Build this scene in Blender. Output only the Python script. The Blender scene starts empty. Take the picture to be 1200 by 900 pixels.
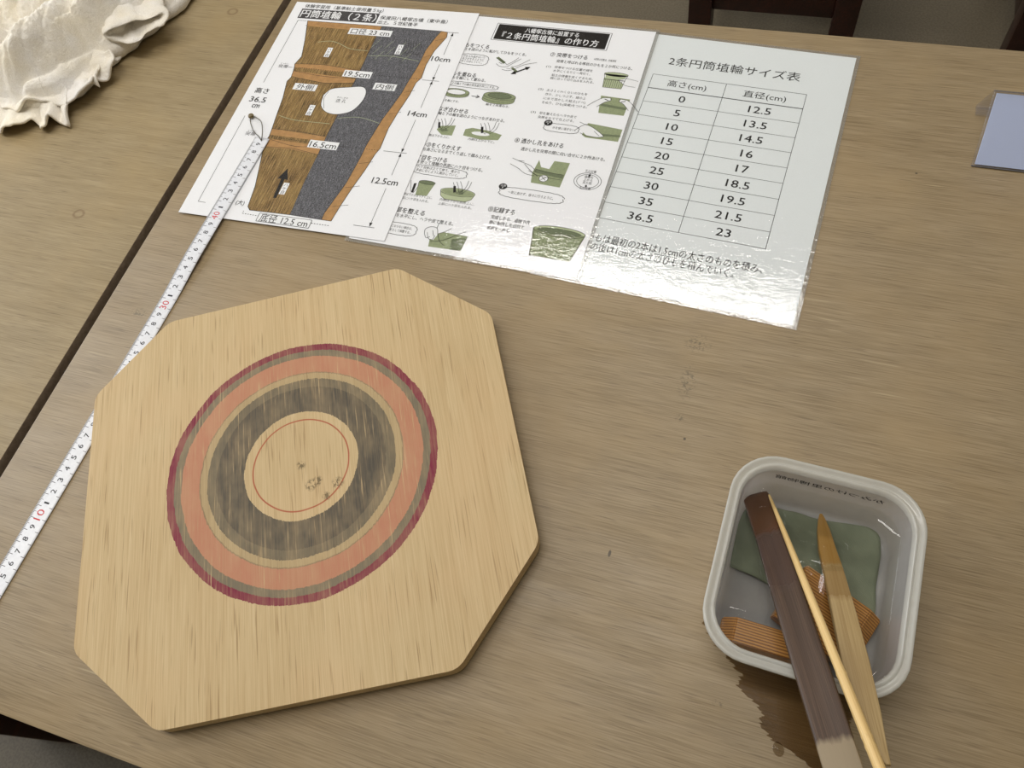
import bpy, bmesh, math, random
from mathutils import Vector, Matrix, noise
from mathutils.geometry import tessellate_polygon
random.seed(7)
scene = bpy.context.scene
COL = scene.collection

# ------------------------------------------------------------------ camera
# World frame: X runs along the work table, Y across it, Z = 0 is the table top.
CAM_H = 0.54736
cd = bpy.data.cameras.new('camera'); cam = bpy.data.objects.new('camera', cd); COL.objects.link(cam)
cd.sensor_fit = 'HORIZONTAL'; cd.sensor_width = 36.0; cd.lens = 947.11 / 1200 * 36.0
cd.clip_start = 0.01; cd.clip_end = 50
_F = Vector((-0.2548, 0.4162, -0.8729)).normalized()
_R = Vector((0.9468, 0.2908, -0.1377)); _R = (_R - _F * _R.dot(_F)).normalized()
_U = _R.cross(_F)
cam.matrix_world = Matrix(((_R.x, _U.x, -_F.x, 0), (_R.y, _U.y, -_F.y, 0), (_R.z, _U.z, -_F.z, CAM_H), (0, 0, 0, 1)))
scene.camera = cam

# ------------------------------------------------------------------ world, light, exposure
FLOOR_Z, CEIL_Z = -0.70, 1.95
wld = bpy.data.worlds.new('world'); scene.world = wld; wld.use_nodes = True
wld.node_tree.nodes['Background'].inputs[0].default_value = (0.75, 0.85, 1.0, 1)
wld.node_tree.nodes['Background'].inputs[1].default_value = 1.0
vs = scene.view_settings
vs.view_transform = 'Standard'; vs.look = 'None'; vs.gamma = 1.0; vs.use_curve_mapping = False
vs.exposure = 0.06
LAMP_COL = (1.0, 0.97, 0.925)
WIN_COL = (0.92, 0.96, 1.0)
# (x, y, length along X, width, watts) of the ceiling fixtures; window daylight on the left wall
FIXTURES = [(-0.42, 1.62, 1.25, 0.18, 12), (-0.50, 0.22, 1.25, 0.18, 13), (-2.05, 0.22, 1.25, 0.18, 12),
            (1.25, 1.62, 1.25, 0.18, 2.5)]
WINDOW = dict(x=-2.98, y=0.55, z=0.75, w=2.4, h=1.2, watts=34)

# ------------------------------------------------------------------ helpers
def lin(c):
    c = c / 255.0
    return c / 12.92 if c <= 0.04045 else ((c + 0.055) / 1.055) ** 2.4
def rgb(r, g, b): return (lin(r), lin(g), lin(b), 1.0)

class NB:
    """tiny node-tree builder"""
    def __init__(self, name):
        self.m = bpy.data.materials.new(name); self.m.use_nodes = True
        self.t = self.m.node_tree; self.t.nodes.clear()
        self.out = self.t.nodes.new('ShaderNodeOutputMaterial')
    def n(self, typ, ins=None, **props):
        nd = self.t.nodes.new('ShaderNode' + typ)
        for k, v in props.items(): setattr(nd, k, v)
        for k, v in (ins or {}).items(): self.s(nd, k, v)
        return nd
    def s(self, nd, key, v):
        sock = nd.inputs[key]
        if isinstance(v, bpy.types.NodeSocket): self.t.links.new(v, sock)
        elif isinstance(v, bpy.types.Node): self.t.links.new(v.outputs[0], sock)
        else: sock.default_value = v
    def coord(self, kind='Object'): return self.n('TexCoord').outputs[kind]
    def mapping(self, vec, scale=(1, 1, 1), rot=(0, 0, 0), loc=(0, 0, 0)):
        return self.n('Mapping', {'Vector': vec, 'Scale': scale, 'Rotation': rot, 'Location': loc}).outputs[0]
    def noise(self, vec, scale=1.0, detail=4.0, rough=0.6, dist=0.0):
        return self.n('TexNoise', {'Vector': vec, 'Scale': scale, 'Detail': detail, 'Roughness': rough, 'Distortion': dist}).outputs['Fac']
    def ramp(self, fac, stops, interp='LINEAR'):
        r = self.n('ValToRGB', {'Fac': fac}); cr = r.color_ramp; cr.interpolation = interp
        while len(cr.elements) < len(stops): cr.elements.new(0.5)
        for e, (p, c) in zip(cr.elements, stops):
            e.position = p; e.color = c if len(c) == 4 else (*c, 1)
        return r.outputs['Color']
    def mix(self, fac, a, b, blend='MIX'):
        m = self.n('Mix', data_type='RGBA', blend_type=blend)
        self.s(m, 0, fac); self.s(m, 6, a); self.s(m, 7, b)
        return m.outputs[2]
    def math(self, op, a, b=0.0, c=0.0, clamp=False):
        m = self.n('Math', operation=op, use_clamp=clamp)
        self.s(m, 0, a); self.s(m, 1, b); self.s(m, 2, c)
        return m.outputs[0]
    def rng(self, v, a, b, c=0.0, d=1.0):
        return self.n('MapRange', {'Value': v, 'From Min': a, 'From Max': b, 'To Min': c, 'To Max': d}, clamp=True).outputs[0]
    def bump(self, height, strength=0.3, dist=0.001):
        return self.n('Bump', {'Height': height, 'Strength': strength, 'Distance': dist}).outputs[0]
    def principled(self, color, rough=0.5, normal=None, spec=0.5, **kw):
        ins = {'Base Color': color, 'Roughness': rough, 'Specular IOR Level': spec}
        if normal is not None: ins['Normal'] = normal
        p = self.n('BsdfPrincipled', ins)
        for k, v in kw.items(): self.s(p, k.replace('_', ' '), v)
        return p
    def fres(self, normal=None, f0=0.04, amt=1.0):
        """Schlick reflectance of a thin surface, the same from both sides"""
        g = self.n('NewGeometry')
        d = self.n('VectorMath', {0: g.outputs['Incoming'], 1: normal if normal is not None else g.outputs['Normal']}, operation='DOT_PRODUCT').outputs['Value']
        k = self.math('POWER', self.math('SUBTRACT', 1.0, self.math('ABSOLUTE', d), clamp=True), 5.0)
        return self.math('ADD', f0, self.math('MULTIPLY', k, (1 - f0) * amt), clamp=True)
    def done(self, shader):
        self.s(self.out, 'Surface', shader); return self.m

def plain(name, col, rough=0.6, var=0.06, scale=40.0, spec=0.4):
    b = NB(name); c = b.coord()
    f = b.noise(c, scale, 3)
    lo = tuple(x * (1 - var) for x in col[:3]) + (1,); hi = tuple(min(1, x * (1 + var)) for x in col[:3]) + (1,)
    return b.done(b.principled(b.ramp(f, [(0.3, lo), (0.7, hi)]), rough, spec=spec))

def grain(name, axis, dark, mid, light, fine=900, longs=9, rough=0.55, streak=0.55, bump=0.12, bands=60, pore=None, blotch=None):
    """straight-grained wood: streak noise stretched along one local axis"""
    b = NB(name); c = b.coord()
    def st(cross, along): return b.mapping(c, scale=(along, cross, cross) if axis == 'X' else (cross, along, cross))
    wob = b.noise(b.mapping(c, scale=(7, 7, 7)), 1.0, 2)
    f1 = b.noise(st(fine, longs), 1.0, 3, 0.6)
    f2 = b.noise(st(bands, longs * 0.25), 1.0, 4, 0.65, 0.6)
    f = b.math('ADD', b.math('MULTIPLY', f1, streak), b.math('MULTIPLY', f2, 1 - streak))
    f = b.math('ADD', f, b.math('MULTIPLY', b.math('SUBTRACT', wob, 0.5), 0.16))
    col = b.ramp(f, [(0.30, dark), (0.50, mid), (0.70, light)])
    if pore:
        pm = b.noise(st(fine * 0.55, longs * 1.6), 1.0, 1, 0.5)
        col = b.mix(b.rng(pm, 0.63, 0.73, 0, pore[1]), col, pore[0])
    if blotch:
        bm = b.noise(c, 11.0, 3, 0.55)
        col = b.mix(b.rng(bm, 0.45, 0.75, 0, blotch[1]), col, blotch[0])
    nrm = b.bump(f, bump, 0.0006)
    return b, c, col, nrm

def obj(name, me, parent=None, loc=None, rot=None):
    o = bpy.data.objects.new(name, me); COL.objects.link(o)
    if parent is not None: o.parent = parent
    if loc is not None: o.location = loc
    if rot is not None: o.rotation_euler = rot
    return o
def mesh(name, verts, faces, mats=None, smooth=False):
    me = bpy.data.meshes.new(name); me.from_pydata([tuple(v) for v in verts], [], faces); me.update()
    if mats is not None: me.materials.append(mats)
    if smooth:
        for p in me.polygons: p.use_smooth = True
    return me
def bm_mesh(name, bm, mat, smooth=False, autosmooth=None):
    bmesh.ops.recalc_face_normals(bm, faces=bm.faces)
    me = bpy.data.meshes.new(name); bm.to_mesh(me); bm.free()
    if mat is not None: me.materials.append(mat)
    if smooth or autosmooth:
        for p in me.polygons: p.use_smooth = True
        if autosmooth: me.set_sharp_from_angle(angle=autosmooth)
    return me
def tag(o, label=None, cat=None, group=None, kind=None):
    if label: o['label'] = label
    if cat: o['category'] = cat
    if group: o['group'] = group
    if kind: o['kind'] = kind
    return o
def empty(name, loc=(0, 0, 0), rot=(0, 0, 0)):
    o = bpy.data.objects.new(name, None); COL.objects.link(o); o.location = loc; o.rotation_euler = rot
    o.empty_display_size = 0.02
    return o
def bm_box(bm, x0, x1, y0, y1, z0, z1, bev=0.0, seg=2):
    vs_ = [bm.verts.new(p) for p in ((x0,y0,z0),(x1,y0,z0),(x1,y1,z0),(x0,y1,z0),(x0,y0,z1),(x1,y0,z1),(x1,y1,z1),(x0,y1,z1))]
    fs = [bm.faces.new([vs_[i] for i in f]) for f in ((0,3,2,1),(4,5,6,7),(0,1,5,4),(1,2,6,5),(2,3,7,6),(3,0,4,7))]
    if bev:
        es = {e for f in fs for e in f.edges}
        bmesh.ops.bevel(bm, geom=list(es), offset=bev, segments=seg, profile=0.6, affect='EDGES')
def box(name, x0, x1, y0, y1, z0, z1, mat, parent=None, bev=0.0, seg=2, loc=None, rot=None):
    bm = bmesh.new(); bm_box(bm, x0, x1, y0, y1, z0, z1, bev, seg)
    return obj(name, bm_mesh(name, bm, mat, autosmooth=math.radians(35)), parent, loc, rot)
def round_poly(pts, r, seg=5):
    out = []; n = len(pts)
    for i in range(n):
        p = Vector(pts[i]); a = (Vector(pts[i - 1]) - p); b_ = (Vector(pts[(i + 1) % n]) - p)
        ri = r[i] if isinstance(r, (list, tuple)) else r
        an, bn = a.normalized(), b_.normalized()
        half = math.acos(max(-1, min(1, an.dot(bn)))) / 2
        t = min(ri / math.tan(half), a.length * 0.49, b_.length * 0.49)
        P0, P1 = p + an * t, p + bn * t
        for k in range(seg + 1):
            u = k / seg
            out.append(P0 * (1 - u) ** 2 + p * 2 * u * (1 - u) + P1 * u ** 2)
    return out
def bm_prism(bm, pts, z0, z1, bev=0.0, seg=3):
    lo = [bm.verts.new((p[0], p[1], z0)) for p in pts]; hi = [bm.verts.new((p[0], p[1], z1)) for p in pts]
    n = len(pts)
    bf = bm.faces.new(lo[::-1]); tf = bm.faces.new(hi)
    for i in range(n): bm.faces.new((lo[i], lo[(i + 1) % n], hi[(i + 1) % n], hi[i]))
    if bev: bmesh.ops.bevel(bm, geom=list(tf.edges) + list(bf.edges), offset=bev, segments=seg, profile=0.5, affect='EDGES')
def tube_data(path, rad, sides=8, caps=True):
    pts = [Vector(p) for p in path]; n = len(pts); V = []; Fc = []
    up = Vector((0, 0, 1)); prev = None
    for i, p in enumerate(pts):
        t = (pts[min(i + 1, n - 1)] - pts[max(i - 1, 0)]).normalized()
        if prev is None:
            a = t.cross(up if abs(t.z) < 0.9 else Vector((1, 0, 0))).normalized()
        else:
            a = (prev - t * prev.dot(t)).normalized()
        prev = a; b_ = t.cross(a)
        r = rad[i] if isinstance(rad, (list, tuple)) else rad
        for k in range(sides):
            th = 2 * math.pi * k / sides
            V.append(p + a * math.cos(th) * r + b_ * math.sin(th) * r)
    for i in range(n - 1):
        for k in range(sides):
            k2 = (k + 1) % sides
            Fc.append((i * sides + k, i * sides + k2, (i + 1) * sides + k2, (i + 1) * sides + k))
    if caps:
        Fc.append(tuple(range(sides))[::-1]); Fc.append(tuple((n - 1) * sides + k for k in range(sides)))
    return V, Fc
def smooth_path(pts, n=8):
    P = [Vector(p) for p in pts]; out = []
    for i in range(len(P) - 1):
        p0, p1, p2, p3 = P[max(i - 1, 0)], P[i], P[i + 1], P[min(i + 2, len(P) - 1)]
        for k in range(n):
            t = k / n
            out.append(0.5 * ((2 * p1) + (p2 - p0) * t + (2 * p0 - 5 * p1 + 4 * p2 - p3) * t * t + (3 * p1 - p0 - 3 * p2 + p3) * t ** 3))
    out.append(P[-1]); return out

# ---- flat printing: lettering, rules and shapes laid out in millimetres on a sheet (x right, y down)
_glyph_cache = {}
def glyphs(s, bold=0.0):
    key = (s, bold)
    if key not in _glyph_cache:
        c = bpy.data.curves.new('lettering', 'FONT'); c.body = s; c.size = 1.0; c.resolution_u = 2; c.offset = bold
        c.fill_mode = 'FRONT'
        o = bpy.data.objects.new('lettering', c); COL.objects.link(o)
        dg = bpy.context.evaluated_depsgraph_get()
        me = bpy.data.meshes.new_from_object(o.evaluated_get(dg))
        V = [(v.co.x, v.co.y) for v in me.vertices]; Fc = [tuple(p.vertices) for p in me.polygons]
        bpy.data.objects.remove(o); bpy.data.curves.remove(c); bpy.data.meshes.remove(me)
        _glyph_cache[key] = (V, Fc)
    return _glyph_cache[key]
class Print:
    def __init__(self): self.V = []; self.F = []; self.Z = {}; self.cuts = []
    def cut(self): self.cuts.append((len(self.V), len(self.F)))
    def add(self, V, Fc):
        o = len(self.V); self.V += V; self.F += [tuple(i + o for i in f) for f in Fc]
    def text(self, *a, **k):
        self.cut(); self._text(*a, **k)
    def _text(self, s, x, y, h=None, w=None, align='L', wx=1.0, rot=0.0, bold=0.0, italic=0.0, mirror=False):
        """baseline start at (x, y); h = full-width character height in mm, w = total width in mm"""
        V, Fc = glyphs(s)
        if not V: return
        if bold:      # heavier strokes: the same letters printed again, a hair apart
            V2 = list(V); F2 = list(Fc); nz = len(V); base = len(self.V)
            for ddx, ddy in ((bold, 0), (-bold, 0), (0, bold * 0.7), (0, -bold * 0.7)):
                o_ = len(V2); V2 += [(x_ + ddx, y_ + ddy) for x_, y_ in V]; F2 += [tuple(i + o_ for i in f) for f in Fc]
            for i in range(nz, len(V2)): self.Z[base + i] = 4e-6 * (i // nz)
            V, Fc = V2, F2
        x0 = min(v[0] for v in V); x1 = max(v[0] for v in V)
        sy = (h or 4.0) / 0.86; sx = sy * wx
        if w: sx = w / max(x1 - x0, 1e-6)
        if h is None: sy = sx
        ox = -x0 if align == 'L' else (-(x0 + x1) / 2 if align == 'C' else -x1)
        ca, sa = math.cos(rot), math.sin(rot); out = []
        for vx, vy in V:
            px = (vx + ox) * sx + vy * sy * italic; py = -vy * sy
            if mirror: px = -px
            out.append((x + px * ca - py * sa, y + px * sa + py * ca))
        if mirror: Fc = [f[::-1] for f in Fc]
        self.add(out, Fc)
    def poly(self, pts):
        tri = tessellate_polygon([[Vector((p[0], p[1], 0)) for p in pts]])
        self.add([tuple(p) for p in pts], [tuple(t) for t in tri])
    def rect(self, x0, y0, x1, y1): self.add([(x0, y0), (x1, y0), (x1, y1), (x0, y1)], [(0, 1, 2, 3)])
    def line(self, p, q, w=0.3):
        dx, dy = q[0] - p[0], q[1] - p[1]; L = math.hypot(dx, dy) or 1e-6
        nx, ny = -dy / L * w / 2, dx / L * w / 2
        self.add([(p[0] + nx, p[1] + ny), (q[0] + nx, q[1] + ny), (q[0] - nx, q[1] - ny), (p[0] - nx, p[1] - ny)], [(0, 1, 2, 3)])
    def stroke(self, pts, w=0.35, closed=False, smooth=0):
        if smooth:
            pts = [(v.x, v.y) for v in smooth_path([(p[0], p[1], 0) for p in (list(pts) + [pts[0]] if closed else pts)], smooth)]
            closed = False
        P = list(pts) + ([pts[0]] if closed else [])
        for a, b_ in zip(P, P[1:]): self.line(a, b_, w)
    def dashed(self, p, q, w=0.3, dash=1.5, gap=1.2):
        L = math.hypot(q[0] - p[0], q[1] - p[1]); t = 0
        while t < L:
            u0, u1 = t / L, min(1, (t + dash) / L)
            self.line((p[0] + (q[0] - p[0]) * u0, p[1] + (q[1] - p[1]) * u0), (p[0] + (q[0] - p[0]) * u1, p[1] + (q[1] - p[1]) * u1), w)
            t += dash + gap
    def frame(self, x0, y0, x1, y1, w=0.3): self.stroke([(x0, y0), (x1, y0), (x1, y1), (x0, y1)], w, True)
    def head(self, tip, ang, L=2.6, w=1.8):
        ca, sa = math.cos(ang), math.sin(ang)
        self.add([tip, (tip[0] - L * ca - w / 2 * sa, tip[1] - L * sa + w / 2 * ca), (tip[0] - L * ca + w / 2 * sa, tip[1] - L * sa - w / 2 * ca)], [(0, 1, 2)])
    def build(self, name, mat, parent, z, joined=False, zf=None):
        """one object per lettered line or drawing; every piece is flat ink on the sheet"""
        marks = [(0, 0)] + ([] if joined else [c for c in self.cuts if c[0] > 0]) + [(len(self.V), len(self.F))]
        for (v0, f0), (v1, f1) in zip(marks, marks[1:]):
            if f1 <= f0: continue
            me = mesh(name, [(self.V[i][0] / 1000, -self.V[i][1] / 1000, (z if zf is None else zf(*self.V[i])) + self.Z.get(i, 0.0)) for i in range(v0, v1)], [tuple(i - v0 for i in f) for f in self.F[f0:f1]], mat)
            bm = bmesh.new(); bm.from_mesh(me)
            for f in bm.faces:
                f.normal_update()
                if f.normal.z < 0: f.normal_flip()
            bm.to_mesh(me); bm.free()
            o = obj(name, me, parent)
        return o

# ------------------------------------------------------------------ materials
def mat_table(name, tint, marks):
    b, c, col, nrm = grain(name, 'X', rgb(*[v - 26 for v in tint]), rgb(*tint), rgb(*[min(255, v + 20) for v in tint]),
                           fine=1100, longs=26, streak=0.7, bump=0.10, bands=90,
                           pore=(rgb(98, 80, 56), 0.42, 900, 45), blotch=(rgb(tint[0] + 18, tint[1] + 12, tint[2] + 2), 0.45))
    # pale worn scuffs and scratches along the grain
    sc = b.noise(b.mapping(c, scale=(14, 260, 1), rot=(0, 0, 0.10)), 1.0, 2, 0.5)
    gate = b.noise(b.mapping(c, scale=(5, 9, 1), loc=(3, 1, 0)), 1.0, 2)
    col = b.mix(b.math('MULTIPLY', b.rng(sc, 0.66, 0.72), b.rng(gate, 0.52, 0.66, 0, 0.5)), col, rgb(196, 178, 142))
    # old marks: (x, y, rx, ry, kind)
    sep = b.n('SeparateXYZ', {'Vector': c})
    for (mx, my, rx, ry, kind) in marks:
        dx = b.math('DIVIDE', b.math('SUBTRACT', sep.outputs[0], mx), rx)
        dy = b.math('DIVIDE', b.math('SUBTRACT', sep.outputs[1], my), ry)
        d = b.math('SQRT', b.math('ADD', b.math('MULTIPLY', dx, dx), b.math('MULTIPLY', dy, dy)))
        if kind == 'ring':
            f = b.math('MULTIPLY', b.rng(d, 0.55, 0.8), b.rng(d, 1.0, 1.25, 1, 0)); f = b.math('MULTIPLY', f, 0.5)
            col = b.mix(f, col, rgb(112, 84, 52))
        elif kind == 'smear':
            nz = b.noise(b.mapping(c, scale=(300, 420, 1)), 1.0, 3, 0.7)
            f = b.math('MULTIPLY', b.rng(d, 0.3, 1.0, 1, 0), b.rng(nz, 0.50, 0.60, 0, 0.75))
            col = b.mix(f, col, rgb(88, 78, 58))
        else:
            f = b.rng(d, 0.6, 1.0, 0.85, 0)
            col = b.mix(f, col, rgb(60, 50, 38))
    rr = b.rng(b.noise(b.mapping(c, scale=(10, 40, 1)), 1.0, 3), 0.3, 0.7, 0.42, 0.56)
    return b.done(b.principled(col, rr, nrm, spec=0.55))

M = {}
M['table'] = mat_table('table_wood', (145, 126, 95), [(-0.029, 0.327, 0.012, 0.010, 'smear'), (-0.030, 0.292, 0.008, 0.020, 'smear'), (-0.030, 0.262, 0.004, 0.004, 'smear'),
     (-0.480, 0.318, 0.005, 0.005, 'ring'), (-0.505, 0.255, 0.010, 0.006, 'smear'), (-0.023, 0.246, 0.0012, 0.0012, 'dot'), (0.112, 0.525, 0.0012, 0.0010, 'dot'),
     (-0.055, 0.150, 0.0012, 0.003, 'dot'), (0.032, 0.075, 0.004, 0.003, 'smear')])
M['table2'] = mat_table('table_wood_pale', (156, 138, 104), [(-0.628, 0.345, 0.006, 0.005, 'ring'), (-0.604, 0.64, 0.006, 0.005, 'ring')])
b, c, col, nrm = grain('table_edge_band', 'X', rgb(116, 100, 84), rgb(138, 122, 104), rgb(156, 140, 122), fine=300, longs=8)
M['edge'] = b.done(b.principled(col, 0.5, nrm))
b, c, col, nrm = grain('dark_chair_wood', 'Y', rgb(26, 12, 8), rgb(44, 18, 12), rgb(66, 28, 18), fine=260, longs=12, bands=40)
M['chair'] = b.done(b.principled(col, 0.35, nrm, spec=0.5))
M['steel'] = plain('painted_steel', rgb(70, 66, 60), 0.4, 0.05)
b = NB('vinyl_floor'); c = b.coord()
f1 = b.noise(c, 3.0, 4); f2 = b.noise(c, 240.0, 2)
M['floor'] = b.done(b.principled(b.mix(0.35, b.ramp(f1, [(0.3, rgb(104, 95, 79)), (0.7, rgb(118, 108, 90))]), b.ramp(f2, [(0.4, rgb(92, 84, 70)), (0.6, rgb(130, 120, 102))])), 0.45))
M['wall'] = plain('wall_paint', rgb(222, 216, 202), 0.85, 0.02, 3)
M['ceiling'] = plain('ceiling_board', rgb(232, 228, 218), 0.9, 0.03, 60)
M['white_metal'] = plain('white_enamel', rgb(235, 235, 232), 0.4, 0.02)
b = NB('tube_glow'); e = b.n('Emission', {'Color': (*LAMP_COL, 1), 'Strength': 9.0}); M['tube'] = b.done(e)

# turning board: plywood with ring marks drawn in marker, rings centred on the object's origin
b, c, col, nrm = grain('board_plywood', 'Y', rgb(184, 156, 112), rgb(200, 175, 132), rgb(212, 189, 148), fine=1300, longs=14, streak=0.7, bump=0.16, bands=55,
                       pore=(rgb(146, 116, 76), 0.65, 1500, 55), blotch=(rgb(212, 178, 134), 0.35))
sep = b.n('SeparateXYZ', {'Vector': c}); flat = b.n('CombineXYZ', {'X': sep.outputs[0], 'Y': sep.outputs[1]})
rad = b.n('VectorMath', {0: flat}, operation='LENGTH').outputs['Value']
wobn = b.math('MULTIPLY', b.math('SUBTRACT', b.noise(flat, 26.0, 2), 0.5), 0.0026)
edge_n = b.math('MULTIPLY', b.math('SUBTRACT', b.noise(b.mapping(flat, scale=(900, 90, 1)), 1.0, 2), 0.5), 0.0022)
rr_ = b.math('ADD', b.math('ADD', rad, wobn), edge_n)
R_ = 0.12
ink = [(0.0, (200, 172, 124)), (0.0438, (66, 64, 58)), (0.0655, (84, 80, 68)), (0.0722, (150, 130, 94)), (0.0775, (110, 88, 66)), (0.0786, (184, 120, 94)),
       (0.0930, (100, 94, 80)), (0.0988, (124, 30, 58)), (0.1045, (205, 180, 135))]
inkc = b.ramp(b.math('DIVIDE', rr_, R_), [(r / R_, rgb(*cc)) for r, cc in ink], 'CONSTANT')
op = [(0.0, 0.0), (0.0438, 0.95), (0.0655, 0.88), (0.0722, 0.5), (0.0775, 0.7), (0.0786, 0.90), (0.0930, 0.88), (0.0988, 1.0), (0.1045, 0.0)]
opc = b.ramp(b.math('DIVIDE', rr_, R_), [(r / R_, (o_, o_, o_, 1)) for r, o_ in op], 'CONSTANT')
wear = b.noise(b.mapping(flat, scale=(700, 22, 1)), 1.0, 3, 0.65)
wear2 = b.noise(b.mapping(flat, scale=(60, 30, 1)), 1.0, 3, 0.6)
cover = b.math('MULTIPLY', opc, b.math('MULTIPLY', b.rng(wear, 0.70, 0.60, 0.35, 1.0), b.rng(wear2, 0.25, 0.6, 0.72, 1.0)))
streaky = b.mix(b.rng(wear, 0.40, 0.70, 0.0, 0.22), inkc, rgb(190, 160, 118))
top_only = b.rng(sep.outputs[2], 0.0108, 0.0116)
col2 = b.mix(b.math('MULTIPLY', cover, top_only), col, streaky)
redd = b.math('ABSOLUTE', b.math('SUBTRACT', b.math('ADD', rad, b.math('MULTIPLY', wobn, 0.8)), 0.0370))
col2 = b.mix(b.math('MULTIPLY', b.rng(redd, 0.0003, 0.0008, 0.85, 0.0), top_only), col2, rgb(168, 72, 44))
def blob(col_in, x, y, r, colr, amt=0.8, nz=True):
    d = b.n('VectorMath', {0: flat, 1: (x, y, 0)}, operation='DISTANCE').outputs['Value']
    f = b.rng(d, r * 0.5, r, amt, 0)
    if nz: f = b.math('MULTIPLY', f, b.rng(b.noise(b.mapping(flat, scale=(420, 260, 1)), 1.0, 3, 0.7), 0.46, 0.54))
    return b.mix(f, col_in, colr)
for (x, y, r) in ((0.000, -0.001, 0.0042), (0.0070, -0.0185, 0.0055), (0.0120, -0.0165, 0.0045), (0.0270, -0.0215, 0.0055), (0.018, -0.030, 0.004)):
    col2 = blob(col2, x, y, r, rgb(96, 82, 54))
M['board'] = b.done(b.principled(col2, 0.62, nrm, spec=0.3))

# paper, ink and plastic film
def paper(name, c0): 
    b = NB(name); c = b.coord(); f = b.noise(c, 900, 2)
    return b.done(b.principled(b.ramp(f, [(0.3, rgb(*[v - 3 for v in c0])), (0.7, rgb(*c0))]), 0.8, spec=0.2))
M['paper'] = paper('white_paper', (246, 247, 250)); M['paper_warm'] = paper('warm_white_paper', (230, 235, 236))
M['label_white'] = paper('label_white', (243, 244, 246))
M['ink'] = plain('black_ink', rgb(28, 27, 28), 0.7, 0.1, 900, 0.2)
M['ink_grey'] = plain('grey_ink', rgb(92, 90, 94), 0.7, 0.05, 900, 0.2)
M['ink_dim'] = plain('dim_ink', rgb(64, 64, 68), 0.7, 0.05, 900, 0.2)
M['ink_red'] = plain('red_ink', rgb(206, 70, 74), 0.7, 0.05, 900, 0.2)
M['title_grey'] = plain('title_grey', rgb(70, 68, 70), 0.7, 0.05, 900, 0.2)
M['black_panel'] = plain('black_panel', rgb(24, 20, 20), 0.7, 0.05, 900, 0.2)
M['olive'] = plain('olive_print', rgb(150, 160, 124), 0.7, 0.12, 500, 0.2)
M['olive_pale'] = plain('pale_olive_print', rgb(184, 194, 158), 0.7, 0.08, 500, 0.2)
M['olive_dark'] = plain('dark_olive_print', rgb(112, 122, 94), 0.7, 0.10, 500, 0.2)
M['tan'] = plain('tan_print', rgb(180, 138, 88), 0.7, 0.16, 160, 0.2)
b = NB('brown_hatched_print'); c = b.coord()
h1 = b.noise(b.mapping(c, scale=(850, 50, 1), rot=(0, 0, 0.03)), 1.0, 2, 0.7); h2 = b.noise(c, 1400, 2); h3 = b.noise(c, 40, 3)
colh = b.ramp(b.math('ADD', b.math('MULTIPLY', h1, 0.7), b.math('MULTIPLY', h2, 0.3)), [(0.38, rgb(72, 56, 30)), (0.52, rgb(140, 110, 66)), (0.66, rgb(186, 158, 108))])
M['hatch'] = b.done(b.principled(b.mix(b.rng(h3, 0.4, 0.7, 0, 0.5), colh, rgb(166, 138, 84)), 0.75, spec=0.2))
b = NB('grey_hatched_print'); c = b.coord()
h1 = b.noise(b.mapping(c, scale=(800, 120, 1), rot=(0, 0, 0.7)), 1.0, 2, 0.7); h2 = b.noise(c, 900, 2, 0.7)
M['greyhatch'] = b.done(b.principled(b.ramp(b.math('ADD', b.math('MULTIPLY', h1, 0.35), b.math('MULTIPLY', h2, 0.65)), [(0.38, rgb(62, 62, 66)), (0.52, rgb(98, 98, 103)), (0.66, rgb(140, 140, 146))]), 0.75, spec=0.2))
def film(name, bump_s, rough, tint=(0.985, 0.985, 0.985, 1)):
    b = NB(name); c = b.coord()
    n1 = b.noise(b.mapping(c, scale=(90, 150, 60)), 1.0, 3, 0.6, 0.8); n2 = b.noise(c, 420, 2, 0.5)
    nrm = b.bump(b.math('ADD', n1, b.math('MULTIPLY', n2, 0.25)), bump_s, 0.0016)
    fr = b.fres(nrm)
    gl = b.n('BsdfGlossy', {'Color': (1, 1, 1, 1), 'Roughness': rough, 'Normal': nrm})
    tr = b.n('BsdfTransparent', {'Color': tint})
    ms = b.n('MixShader', {0: fr, 1: tr, 2: gl})
    return b.done(ms)
M['film'] = film('laminating_film', 0.10, 0.06)
M['film_soft'] = film('soft_laminating_film', 0.10, 0.14)
b = NB('pouch_edge'); c = b.coord(); n1 = b.noise(c, 160, 2)
nrm = b.bump(n1, 0.5, 0.001)
M['pouch'] = b.done(b.n('MixShader', {0: b.fres(nrm), 1: b.n('MixShader', {0: 0.16, 1: b.n('BsdfTransparent', {'Color': (0.94, 0.94, 0.94, 1)}), 2: b.n('BsdfDiffuse', {'Color': rgb(215, 212, 205)})}), 2: b.n('BsdfGlossy', {'Roughness': 0.1, 'Normal': nrm})}))

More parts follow.
